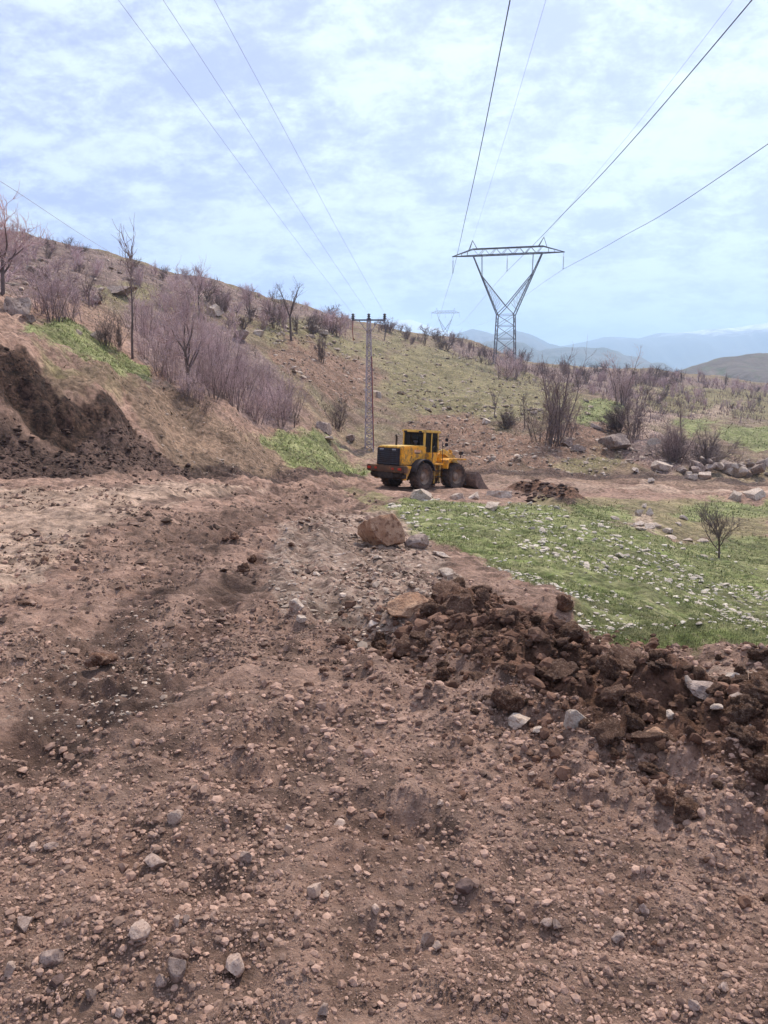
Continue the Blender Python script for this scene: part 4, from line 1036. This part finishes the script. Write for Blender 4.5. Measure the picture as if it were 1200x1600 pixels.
# dry stone wall at the right
wall = empty('stone_wall', tuple(hitg(1150, 735)))
tag(wall, 'low tumbled wall of grey field stones at the right photo edge', 'wall')
wm = [mesh_np('stone', *rock_shape(1500 + i, 3, 9, .14, (1, .8, .72)), M_LIMEDARK if i % 2 else M_LIME, smooth=True) for i in range(6)]
for me in wm: me.set_sharp_from_angle(angle=math.radians(30))
for row in range(3):
    for j in range(16):
        px = 1062 + j * 10.5 + R.uniform(-7, 7); py = 741 + j * .35 + R.uniform(-3, 3)
        if (px < 1085 and row > 0) or (row == 2 and R.random() < .55) or (row == 0 and R.random() < .15): continue
        p = hitg(px, py - 2); s = R.choice((.5, .7, .8, 1.0, 1.3, 1.6)) * (1.1 - .18 * row)
        z = gz(p[0], p[1]) + s * .18 + row * R.uniform(.32, .5)
        o = link('stone', wm[R.randrange(6)], wall, (p[0] - wall.location[0], p[1] + row * .25 - wall.location[1] + R.uniform(-.1, .1), z - wall.location[2]), (R.uniform(-.5, .5), R.uniform(-.5, .5), R.uniform(0, 6.3)), s)

for i, (px, py, w, h) in enumerate([(1000,806,16,18),(1016,806,14,18),(1000,822,26,10),(1016,826,24,10),(1002,829,28,8),(1028,824,18,10),(1046,834,22,12),(1062,822,16,10),(1070,812,14,9),(1008,794,12,10),(1050,842,26,8),(1078,846,24,7),(1100,848,20,6),(962,812,16,8)]):
    place_rock('stone', px, py, w, h, M_LIME, 'pale stone of the broken outcrop across the field before the far road', 'stone', 2000 + i, cuts=9, sub=3, rough=.2, group='broken outcrop in the field', sink=.3)
# ------------------------------------------------------------------ pylons
def steel(name, c, c2, rough=.6):
    return mottled(name, [c, c2], 2.0, rough, 10, .1, .01, metal=.35)
M_STEEL = steel('galvanised_steel', (.16, .16, .20), (.26, .26, .30))
M_STEELD = steel('dark_steel', (.10, .095, .12), (.155, .145, .17))
M_INS = mottled('insulator_glass', [(.05, .05, .06), (.12, .12, .13)], 5, .3, 0, 0)
def make_pylon():
    e = empty('pylon', (0, 0, 0))
    W, D = 2.15, 2.15
    H1, HV, HB, HT, HP = 11.6, 13.6, 24.6, 26.0, 27.9
    legs = [(sx, sy) for sx in (-1, 1) for sy in (-1, 1)]
    def leg_at(sx, sy, z): t = z / H1; w = W + (1.75 - W) * t; return Vector((sx * w, sy * w, z))
    for sx, sy in legs: MB().bar(leg_at(sx, sy, -3.5), leg_at(sx, sy, H1), .21).build('leg', M_STEELD, e)
    b = MB(); zs = [-.5, 3.2, 6.4, 9.2, H1]
    for z0, z1 in zip(zs[:-1], zs[1:]):
        for (p, q) in (((-1,-1),(1,-1)),((1,-1),(1,1)),((1,1),(-1,1)),((-1,1),(-1,-1))):
            b.bar(leg_at(*p, z0), leg_at(*q, z1), .095); b.bar(leg_at(*q, z0), leg_at(*p, z1), .095); b.bar(leg_at(*p, z1), leg_at(*q, z1), .10)
    b.build('tower_bracing', M_STEEL, e)
    for sx in (-1, 1):
        arm = MB(); br = MB()
        for sy in (-1, 1):
            o0, o1 = Vector((sx * 1.75, sy * 1.75, H1)), Vector((sx * 7.0, sy * .7, HB))
            i0, i1 = Vector((sx * .12, sy * 1.4, HV)), Vector((sx * 5.1, sy * .8, 20.2))
            arm.bar(o0, o1, .21); arm.bar(i0, i1, .17); arm.bar(Vector((-sx * 1.75, sy * 1.75, H1)), i0, .14); arm.bar(i1, Vector((sx * 5.2, sy * .7, HB)), .10)
            for t in np.linspace(.08, .6, 8):
                a = o0.lerp(o1, t); c = i0.lerp(i1, min(1, t / .62)); d = i0.lerp(i1, min(1, (t + .07) / .62)); br.bar(a, c, .05); br.bar(a, d, .05)
        for t in np.linspace(.05, .98, 12):
            a = Vector((sx * 1.75, 1.75, H1)).lerp(Vector((sx * 7, .7, HB)), t); c = Vector((a.x, -a.y, a.z)); t2 = min(1, t + .085)
            d = Vector((sx * 1.75, -1.75, H1)).lerp(Vector((sx * 7, -.7, HB)), t2); br.bar(a, c, .05); br.bar(a, d, .05)
        o = arm.build('window_arm', M_STEELD, e); br.build('bracing', M_STEEL, o)
    c = MB()
    for sy in (-1, 1):
        c.bar((-11.4, 0, HB), (-7, sy * .7, HB), .2); c.bar((-7, sy * .7, HB), (7, sy * .7, HB), .22); c.bar((7, sy * .7, HB), (11.4, 0, HB), .2)
        c.bar((-11.4, 0, HB), (-7.1, sy * .5, HT), .16); c.bar((-7.1, sy * .5, HT), (7.1, sy * .5, HT), .2); c.bar((7.1, sy * .5, HT), (11.4, 0, HB), .16)
    ca = c.build('crossarm', M_STEELD, e); b = MB()
    xs = np.linspace(-7, 7, 13)
    for i, (x0, x1) in enumerate(zip(xs[:-1], xs[1:])):
        for sy in (-1, 1):
            if i % 2: b.bar((x0, sy * .7, HB), (x1, sy * .5, HT), .09)
            else: b.bar((x0, sy * .5, HT), (x1, sy * .7, HB), .09)
        b.bar((x0, -.7, HB), (x1, .7, HB), .08)
    for sx in (-1, 1):
        for x in (8.2, 9.4):
            zt = HB + (HT - HB) * (11.4 - x) / 4.3
            for sy in (-1, 1): b.bar((sx * x, sy * .35, HB), (sx * x, sy * .28, zt), .08)
    b.build('bracing', M_STEEL, ca)
    for sx in (-1, 1):
        p = MB()
        for sy in (-1, 1): p.bar((sx * 7.9, sy * .5, HB + 1.1), (sx * 7.2, 0, HP), .12); p.bar((sx * 6.2, sy * .5, HT), (sx * 7.2, 0, HP), .12)
        p.build('earth_wire_peak', M_STEELD, e)
    for x, dz in ((-11.2, 0), (0, 0), (11.2, 0)):
        prof = [(.02, 0)]
        m = MB(); m.tube([(x, 0, HB), (x, 0, HB - .7)], .03, 5)
        for k in range(15):
            z = HB - .8 - k * .17; m.tube([(x, 0, z), (x, 0, z - .07)], [.05, .15], 8); m.tube([(x, 0, z - .07), (x, 0, z - .1)], [.15, .05], 8)
        m.tube([(x, 0, HB - 3.4), (x, 0, HB - 3.6)], .09, 6)
        m.build('insulator_string', M_INS, e)
    return e
PY = 155.0
tw_base = at(788, 588, PY)
ROT = -.26
pylon = make_pylon(); pylon.location = (tw_base.x, PY, gz(tw_base.x, PY)); pylon.rotation_euler = (0, 0, ROT)
_k = (EYE + PY * slope(397.5) - pylon.location.z) / 24.6; pylon.scale = (.95, 1.0, _k)
tag(pylon, 'near steel lattice pylon with a V-shaped head and long crossarm', 'pylon', 'high-voltage pylons')
far_py = copy_tree(pylon); p2 = at(696, 489, 640)
far_py.location = (p2.x, 640, p2.z - 24.6 * 1.12); far_py.scale = (1, 1, 1.12); far_py.rotation_euler = (0, 0, -.08)
tag(far_py, 'small distant pylon on the skyline behind the slope', 'pylon', 'high-voltage pylons')

# ------------------------------------------------------------------ cables
M_CABLE = mottled('cable_metal', [(.05, .05, .055), (.08, .08, .085)], 1, .6, 0, 0)
M_CABLEP = mottled('bright_cable', [(.42, .42, .45), (.48, .48, .51)], 1, .5, 0, 0)
def cable(pts, r, mat, label):
    n = 70; P = []
    # smooth curve through the given points (Catmull-Rom along y)
    pts = [Vector(p) for p in pts]
    ext = [pts[0] * 2 - pts[1]] + pts + [pts[-1] * 2 - pts[-2]]
    for i in range(1, len(ext) - 2):
        a, b, c, d = ext[i - 1:i + 3]
        for k in range(24):
            t = k / 24; P.append(.5 * ((2 * b) + (c - a) * t + (2 * a - 5 * b + 4 * c - d) * t * t + (3 * b - a - 3 * c + d) * t ** 3))
    P.append(pts[-1])
    o = MB().tube(P, r, 5).build('power_cable', mat, smooth=True); return tag(o, label, 'cable', 'overhead cables')
pm = Matrix.LocRotScale(pylon.location, pylon.rotation_euler, pylon.scale)
fm = Matrix.LocRotScale(far_py.location, far_py.rotation_euler, far_py.scale)
def ext_line(a, b, Y):      # carry a-b on to depth Y
    t = (Y - a.y) / (b.y - a.y); return a + (b - a) * t
for x, top, lab in ((-11.2, (797, 0), 'conductor from the left end of the near pylon'), (0, (1175, 0), 'conductor from the middle of the near pylon'), (11.2, (1200, 225), 'conductor from the right end of the near pylon')):
    a = pm @ Vector((x, 0, 21.0)); Yn = {-11.2: 38, 0: 38, 11.2: 61}[x]
    b = at(*top, Yn); c = ext_line(a, b, -90); c.z += 6
    m_ = a.lerp(b, .5); m_.z -= .5
    cable([a, m_, b, c], .030, M_CABLE, lab + ' passing overhead')
    f = fm @ Vector((x, 0, 21.0)); mid = a.lerp(f, .5); mid.z -= 8
    cable([a, mid, f], .03, M_CABLEP, lab + ' running on to the distant pylon')
for x, top, lab in ((-7.2, (853, 0), 'thin earth wire from the left peak of the near pylon'), (7.2, (1146, 0), 'thin earth wire from the right peak of the near pylon')):
    a = pm @ Vector((x, 0, 27.9)); b = at(*top, 61); c = ext_line(a, b, -90); c.z += 4
    cable([a, a.lerp(b, .5) - Vector((0, 0, .3)), b, c], .013, M_CABLEP, lab)
# ------------------------------------------------------------------ lattice pole
pb = hitg(577, 703); pole = empty('utility_pole', (pb[0], pb[1], gz(pb[0], pb[1])))
tag(pole, 'grey steel lattice power pole with three insulators behind the loader', 'pole')
M_POLE = mottled('pole_steel', [(.38, .31, .33), (.50, .43, .44), (.24, .18, .18)], 1.4, .7, 8, .2, .01)
M_REDROD = mottled('red_rod', [(.30, .07, .06), (.22, .06, .055)], 3, .7, 0, 0)
PH = (EYE + pb[1] * slope(498)) - pole.location.z
def pw(z): return .30 + (.11 - .30) * z / PH
for sx in (-1, 1):
    for sy in (-1, 1): MB().bar((sx * pw(0), sy * pw(0), -.4), (sx * pw(PH), sy * pw(PH), PH), .11).build('leg', M_POLE, pole)
b = MB(); nz = 26; zs = [PH * (1 - (1 - i / nz) ** 1.15) for i in range(nz + 1)]
for i, (z0, z1) in enumerate(zip(zs[:-1], zs[1:])):
    for (p, q) in (((-1,-1),(1,-1)),((1,-1),(1,1)),((1,1),(-1,1)),((-1,1),(-1,-1))):
        if i % 2: p, q = q, p
        b.bar((p[0] * pw(z0), p[1] * pw(z0), z0), (q[0] * pw(z1), q[1] * pw(z1), z1), .06); b.bar((p[0] * pw(z1), p[1] * pw(z1), z1), (q[0] * pw(z1), q[1] * pw(z1), z1), .045)
b.build('lattice', M_POLE, pole)
MB().tube([(.32, -.32, .2), (.26, -.30, PH * .35), (.2, -.22, PH * .72)], .035, 5).build('red_pipe', M_REDROD, pole)
ca = MB().box((0, -.12, PH - .1), (2.35, .10, .10)).build('crossarm', M_STEELD, pole)
MB().bar((-.7, -.12, PH - .1), (0, -.12, PH - 1.1), .06).bar((.7, -.12, PH - .1), (0, -.12, PH - 1.1), .06).build('brace', M_POLE, ca)
for x in (-1.1, 1.1): MB().tube([(x, -.14, PH - .12), (x * 1.04, -.14, PH - .9), (x * .98, -.14, PH - 1.5)], .028, 5).build('jumper_wire', M_REDROD if x < 0 else M_STEELD, pole)
for x in (-1.1, 0, 1.1):
    m = MB(); z0 = PH - .05
    for k in range(3): m.tube([(x, -.12, z0 + k * .13), (x, -.12, z0 + k * .13 + .06), (x, -.12, z0 + k * .13 + .13)], [.06, .13, .06], 8)
    m.build('insulator', M_INS, pole)
for x, top, lab in ((-1.1, (185, 0), 'left'), (0, (255, 0), 'middle'), (1.1, (335, 0), 'right')):
    a = Vector(pole.location) + Vector((x, -.12, PH + .3)); b_ = at(*top, 18.5); m_ = a.lerp(b_, .5); m_.z -= .10
    c = ext_line(a, b_, -25)
    cable([a, m_, b_, c], .0048, M_CABLEP, 'thin wire running to the %s insulator of the lattice pole' % lab)
cable([at(-160, 195, 55), at(0, 283, 85), at(120, 362, 118), at(185, 402, 137)], .03, M_CABLEP, 'wire crossing the sky over the left hillside')

# ------------------------------------------------------------------ wheel loader
def paint(name, c, c2, dirt=(.20, .13, .085), rough=.5, amt=(.42, .62)):
    m, nt, p = new_mat(name); co = objco(nt)
    b = mix(nt, ramp(nt, noise(nt, co, 2.0, 4), .35, .65), c, c2)
    z = node(nt, 'ShaderNodeSeparateXYZ', {0: co}).outputs[2]
    f = mth(nt, 'ADD', noise(nt, co, 3.2, 6, .65), mth(nt, 'MULTIPLY', mth(nt, 'SUBTRACT', 1.9, z), .06))
    f = ramp(nt, f, *amt); b = mix(nt, mth(nt, 'MULTIPLY', f, .75), b, dirt)
    sset(nt, p, 'Base Color', b); sset(nt, p, 'Roughness', ramp(nt, f, 0, 1, rough, .9)); bump(nt, p, noise(nt, co, 12, 4), .12, .01); return m
M_YEL = paint('yellow_paint', (.86, .37, .012), (.92, .43, .02))
M_YELL = paint('faded_yellow_paint', (.74, .43, .06), (.80, .50, .11))
M_BLK = paint('black_panel', (.012, .010, .022), (.022, .018, .032), (.05, .035, .03), .5)
M_RUST = paint('rusty_counterweight', (.17, .075, .04), (.26, .13, .06), (.07, .045, .036), .8, (.40, .58))
M_TYRE = mottled('muddy_tyre', [(.05, .036, .032), (.135, .090, .072), (.085, .06, .052)], 4, .95, 24, .5, .02)
M_RIM = mottled('muddy_rim', [(.20, .14, .105), (.33, .235, .18)], 4, .9, 16, .4, .01)
M_BUCKET = mottled('worn_bucket_steel', [(.15, .095, .075), (.26, .175, .14), (.10, .085, .085)], 3, .75, 14, .4, .01)
M_UNDER = mottled('underbody', [(.03, .022, .02), (.07, .05, .043)], 4, .95, 20, .4, .02)
M_LAMP = mottled('lamp_lens', [(.55, .05, .03), (.45, .05, .03)], 5, .3, 0, 0)
M_WHITE = mottled('headlamp_glass', [(.75, .74, .70), (.68, .66, .62)], 5, .3, 0, 0)
M_PALE = mottled('pale_grey', [(.60, .62, .66), (.42, .44, .48)], 5, .6, 20, .2, .01)
M_DECAL = mottled('faded_decal', [(.72, .22, .08), (.80, .55, .35)], 6, .6, 0, 0)
def glass():
    m, nt, p = new_mat('dark_cab_glass'); o = nt.nodes['Material Output']
    sset(nt, p, 'Base Color', (.015, .018, .022)); sset(nt, p, 'Roughness', .06)
    t = node(nt, 'ShaderNodeBsdfTransparent', {'Color': (.55, .58, .6, 1)}); mx = node(nt, 'ShaderNodeMixShader', {0: .68, 1: p.outputs[0], 2: t.outputs[0]})
    nt.links.new(mx.outputs[0], o.inputs[0]); return m
M_GLASS = glass()
# bearing: nose right and away
LY = 42.0; lw = hitg(657, 765)
PHI = math.radians(50)
def make_loader():
    f = Vector((math.cos(PHI), math.sin(PHI))); rt = Vector((math.sin(PHI), -math.cos(PHI)))
    # ground heights under the four wheels set pitch and roll
    o2 = Vector((lw[0], lw[1])) - rt * .87
    g = lambda x, y: gz(o2.x + f.x * x - rt.x * y, o2.y + f.y * x - rt.y * y)
    zr, zf = (g(0, -1.07) + g(0, 1.07)) / 2, (g(3.2, -1.07) + g(3.2, 1.07)) / 2
    zR, zL = (g(0, -1.07) + g(3.2, -1.07)) / 2, (g(0, 1.07) + g(3.2, 1.07)) / 2
    L = empty('wheel_loader', (o2.x, o2.y, zr - .05), (0, 0, 0))
    L.rotation_mode = 'QUATERNION'
    q = Euler((0, 0, PHI)).to_quaternion() @ Euler((math.atan2(zL - zR, 2.14), -math.atan2(zf - zr, 3.2), 0)).to_quaternion()
    L.rotation_quaternion = q; L.scale = (.81,) * 3
    tag(L, 'muddy yellow wheel loader working on the track bend, bucket lowered', 'wheel loader')
    r = .83
    # wheels
    ty = MB(); w = .31
    ty.lathe([(.44, -w * .8), (.62, -w), (.74, -w * .98), (.79, -w * .7), (.80, 0), (.79, w * .7), (.74, w * .98), (.62, w), (.44, w * .8)], 40)
    for k in range(22):
        for sgn in (-1, 1):
            a = 2 * math.pi * (k + (.5 if sgn > 0 else 0)) / 22
            V = []
            for (yy, da) in ((sgn * .02, .05), (sgn * .31, -.09)):
                for rr in (.77, .835 if yy != sgn * .31 else .80):
                    for e_ in (-.048, .048):
                        t = a + da + e_; V.append((rr * math.cos(t), yy, rr * math.sin(t)))
            ty.add(V, [(0,1,3,2),(4,6,7,5),(0,4,5,1),(2,3,7,6),(0,2,6,4),(1,5,7,3)])
    tm = ty.mesh('tyre', M_TYRE)
    rm = MB().lathe([(.45, .26), (.43, .20), (.40, .10), (.24, .06), (.24, .14), (.14, .17), (0.001, .17)], 28).lathe([(.45, -.26), (.43, -.20), (.40, -.10), (.001, -.08)], 28).mesh('rim', M_RIM, 0, True)
    ART = math.radians(-6)
    pivot = empty('front_frame', (0, 0, 0)); pivot.parent = L     # front half, articulated about x = 1.55
    pivot.location = (1.55, 0, 0); pivot.rotation_euler = (0, 0, ART)
    for x, par in ((0, L), (3.2, L)):
        for s in (-1, 1):
            if x == 0: loc = Vector((0, s * 1.07, r))
            else: loc = Vector((1.55, 0, r)) + Matrix.Rotation(ART, 3, 'Z') @ Vector((1.65, s * 1.07, 0))
            wh = empty('wheel', loc, (0, 0, (ART if x else 0) + (0 if s > 0 else math.pi))); wh.parent = L
            wh.rotation_euler[1] = random.uniform(0, 1)
            link('tyre', tm, wh); link('rim', rm, wh)
    # rear half: frame, counterweight, engine hood
    MB().box((-.35, 0, .95), (3.3, 1.15, .55)).box((0, 0, .83), (.3, 1.6, .34)).build('rear_chassis', M_UNDER, L, .04)
    cw = MB().prism([(-1.62, 1.0), (-2.06, 1.05), (-2.10, 1.42), (-1.62, 1.42)], -1.36, 1.36).build('counterweight', M_RUST, L, .05)
    MB().prism([(-1.45, .62), (-1.95, .78), (-2.0, 1.02), (-1.45, 1.02)], -1.15, 1.15).build('lower_counterweight', M_UNDER, L, .05)
    for s in (-1, 1):
        MB().box((-2.11, s * 1.12, 1.25), (.05, .24, .13)).build('tail_lamp', M_LAMP, L, .01)
        MB().box((-2.112, s * .62, 1.25), (.05, .16, .11)).build('reflector', M_LAMP, L, .01)
    MB().prism([(-1.72, 1.43), (-1.72, 2.42), (-1.62, 2.50), (.62, 2.58), (.62, 1.43)], -.90, .90).build('engine_hood', M_YEL, L, .05)
    MB().prism([(-1.66, 2.485), (-1.60, 2.535), (.6, 2.612), (.6, 2.58)], -.80, .80).build('hood_top', M_YELL, L, .01)
    gr = MB().box((-1.77, 0, 1.92), (.12, 1.62, .98)).build('radiator_grille', M_BLK, L, .03)
    for k in range(8): MB().box((-1.842, 0, 1.52 + k * .115), (.03, 1.48, .05), ry=.5).build('louvre', M_BLK, gr)
    for s in (-1, 1): MB().box((-1.845, s * .45, 2.32), (.03, .3, .07)).build('grille_light', M_PALE, gr, .01)
    for s in (-1, 1):
        hp = MB().box((-1.15, s * .905, 1.93), (.86, .03, .86)).build('hood_door', M_YEL, L, .012)
        MB().box((-.82, s * .926, 1.95), (.10, .03, .05)).build('latch', M_BLK, hp)
        MB().box((-.15, s * .905, 2.0), (.98, .03, .78)).build('hood_door', M_YEL, L, .012)
        MB().box((-.30, s * .923, 2.28), (.62, .006, .15)).build('side_decal', M_DECAL, L)
        MB().box((-.30, s * .927, 2.17), (.48, .006, .06)).build('side_stripe', M_BLK, L)
        # fender arc over the rear wheel
        P = []; 
        for k in range(13): a = math.radians(20 + k * 12); P.append((math.cos(a) * 1.0, .83 + math.sin(a) * 1.02))
        Q = [(x * .94, .83 + (z - .83) * .94) for x, z in P]
        MB().prism(P + Q[::-1], s * .74, s * 1.38).build('rear_fender', M_BLK, L)
        MB().prism([(-1.62, 1.42), (-1.62, .62), (-1.42, .62), (-1.18, 1.0), (-.98, 1.42)], s * .92, s * 1.12).build('hood_skirt', M_YEL, L, .02)
        # steps and hand rails between the wheels
        st = MB().box((1.12, s * 1.18, .98), (.10, .10, 1.15)).box((1.62, s * 1.18, .98), (.10, .10, 1.15)).build('ladder', M_YELL, L, .02)
        for z in (.48, .82, 1.16): MB().box((1.37, s * 1.18, z), (.5, .24, .05)).build('step', M_UNDER, st, .01)
        MB().box((1.25, s * 1.0, 1.56), (1.15, .62, .10)).build('platform', M_YEL, L, .02)
        MB().tube([(.70, s * 1.28, 1.6), (.70, s * 1.28, 2.5), (.9, s * 1.28, 2.62)], .022, 6).build('hand_rail', M_BLK, L)
        MB().tube([(1.85, s * 1.2, 1.6), (1.85, s * 1.15, 2.9), (1.75, s * .9, 3.0)], .022, 6).build('hand_rail', M_BLK, L)
        MB().box((.9, s * .96, 1.90), (.62, .5, .58)).build('side_tank', M_YEL, L, .04)
    MB().tube([(-.55, .45, 2.55), (-.55, .45, 3.05), (-.62, .45, 3.15)], .06, 10).build('exhaust_pipe', M_UNDER, L)
    MB().tube([(.10, -.45, 2.55), (.10, -.45, 2.78), (.10, -.45, 2.80), (.10, -.45, 2.9)], [.06, .06, .13, .11], 12).build('air_intake', M_BLK, L)
    # cab
    cab = empty('cab', (0, 0, 0)); cab.parent = L
    x0, x1, y0, zb, zt = .55, 1.95, .76, 1.55, 3.38
    MB().box(((x0 + x1) / 2, 0, 1.92), (x1 - x0, 1.5, .72)).build('cab_base', M_YEL, cab, .03)
    for x, s, xt in ((x0, 1, x0), (x0, -1, x0), (x1, 1, x1 - .12), (x1, -1, x1 - .12)):
        MB().prism([(x - .06, 2.2), (x + .06, 2.2), (xt + .06, zt), (xt - .06, zt)], s * y0 - .05, s * y0 + .05).build('pillar', M_YELL, cab, .012)
    for s in (-1, 1): MB().box((1.22, s * y0, 2.78), (.09, .09, 1.2)).build('door_pillar', M_YELL, cab, .01)
    rf = MB().prism([(x0 - .16, zt), (x0 - .12, zt + .14), (x1 + .02, zt + .14), (x1 + .14, zt + .02), (x1 + .1, zt)], -.86, .86).build('roof', M_YELL, cab, .035)
    for s in (-1, 1): MB().box((x0 - .16, s * .55, zt + .02), (.09, .20, .11)).build('work_lamp', M_BLK, cab, .015)
    MB().box((x0 - .02, 0, 2.80), (.02, 1.42, 1.14)).build('rear_window', M_GLASS, cab)
    MB().prism([(x1 - .02, 2.26), (x1, 2.26), (x1 - .12, zt), (x1 - .14, zt)], -.71, .71).build('windscreen', M_GLASS, cab)
    for s in (-1, 1):
        MB().box((.88, s * .77, 2.80), (.58, .02, 1.14)).build('side_window', M_GLASS, cab)
        MB().box((1.55, s * .77, 2.80), (.56, .02, 1.14)).build('door_window', M_GLASS, cab)
    MB().box((.62, 0, 3.30), (.06, 1.42, .12)).box((.6, 0, 2.25), (.05, 1.42, .08)).build('window_frame', M_BLK, cab)
    MB().box((1.0, 0, 2.28), (.5, .5, .16)).box((.78, 0, 2.66), (.13, .50, .78), ry=-.12).build('driver_seat', M_UNDER, cab, .05)
    MB().box((.70, .05, 3.06), (.10, .46, .22), ry=-.1).build('reflection_head_rest', M_PALE, cab, .05)  # pale grey rest stands in for the white reflection in the rear window
    MB().tube([(1.55, -.0, 2.3), (1.42, 0, 2.72)], .03, 6).build('steering_column', M_BLK, cab)
    for s in (-1, 1):
        m = MB().tube([(1.9, s * .8, 3.2), (2.15, s * 1.18, 3.2), (2.15, s * 1.22, 3.02)], .018, 6).build('mirror_arm', M_BLK, L)
        for z in (3.0, 2.72): MB().box((2.15, s * 1.22, z), (.06, .22, .20)).build('mirror', M_BLK, m, .02)
    # front half, in its own frame (origin at the articulation)
    MB().box((.1, 0, 1.0), (.5, .5, .8)).build('articulation_joint', M_UNDER, pivot, .04)
    MB().prism([(.25, .75), (.25, 1.62), (.55, 2.10), (1.35, 2.25), (1.95, 1.95), (2.25, 1.25), (2.15, .62)], -.42, .42).build('front_chassis', M_YEL, pivot, .05)
    MB().box((1.65, 0, .83), (.3, 1.6, .34)).build('front_axle', M_UNDER, pivot, .03)
    for s in (-1, 1):
        fd = MB().prism([(.62, 1.30), (.70, 1.80), (.95, 1.92), (2.35, 1.92), (2.42, 1.84), (1.05, 1.80), (.84, 1.66), (.76, 1.28)], s * .72, s * 1.36).build('front_fender', M_YEL, pivot, .015)
        MB().box((1.0, s * .62, 1.66), (.85, .22, .55)).build('side_plate', M_YEL, pivot, .03)
        hl = MB().tube([(2.2, s * 1.05, 1.94), (2.2, s * 1.05, 2.14)], .03, 6).build('lamp_post', M_BLK, pivot)
        MB().box((2.2, s * 1.05, 2.24), (.16, .26, .20)).build('headlamp', M_BLK, hl, .03)
        MB().box((2.285, s * 1.05, 2.24), (.02, .20, .15)).build('lens', M_WHITE, hl, .01)
        # lift arm: from the tower down to the bucket hinge
        MB().prism([(.95, 2.10), (.85, 2.34), (1.15, 2.46), (2.2, 2.06), (3.0, 1.10), (3.50, .60), (3.46, .36), (3.26, .36), (2.74, .90), (2.0, 1.70), (1.2, 2.14)], s * .46, s * .60).build('lift_arm', M_YELL, pivot, .02)
        MB().tube([(1.2, s * .53, 1.05), (2.25, s * .53, 1.45)], .09, 10).tube([(2.2, s * .53, 1.43), (2.8, s * .53, 1.14)], .05, 8).build('lift_cylinder', M_YEL, pivot)
    MB().tube([(.9, 0, 2.22), (1.9, 0, 2.28)], .10, 10).tube([(1.9, 0, 2.28), (2.4, 0, 2.30)], .055, 8).build('tilt_cylinder', M_YELL, pivot)
    MB().prism([(2.3, 2.42), (2.5, 2.38), (2.72, 1.70), (2.78, .86), (2.60, .86), (2.50, 1.62)], -.09, .09).build('bell_crank', M_YEL, pivot, .02)
    MB().tube([(2.68, 0, .92), (3.55, 0, .92)], .07, 8).build('tilt_link', M_UNDER, pivot)
    # bucket, flat on the ground
    prof = [(3.40, 1.12), (3.30, .96), (3.26, .62), (3.36, .26), (3.62, .05), (4.62, .02), (4.62, .06), (3.66, .11), (3.44, .31), (3.34, .63), (3.38, .94), (3.48, 1.10)]
    bk = MB().prism(prof, -1.48, 1.48).build('bucket', M_BUCKET, pivot, .008)
    for s in (-1, 1):
        MB().prism([(3.48, 1.10), (3.36, .94), (3.32, .62), (3.42, .29), (3.64, .08), (4.62, .05), (4.06, .52), (3.70, 1.0)], s * 1.44, s * 1.475).build('bucket_side', M_BUCKET, bk, .006)
        MB().prism([(3.18, .30), (3.36, .30), (3.40, 1.08), (3.20, .9)], s * .40, s * .66).build('hinge_bracket', M_UNDER, bk)
    for k in range(9): MB().prism([(4.5, .015), (4.86, .03), (4.5, .10)], -1.42 + k * .345, -1.42 + k * .345 + .09).build('tooth', M_UNDER, bk)
    return L
make_loader()
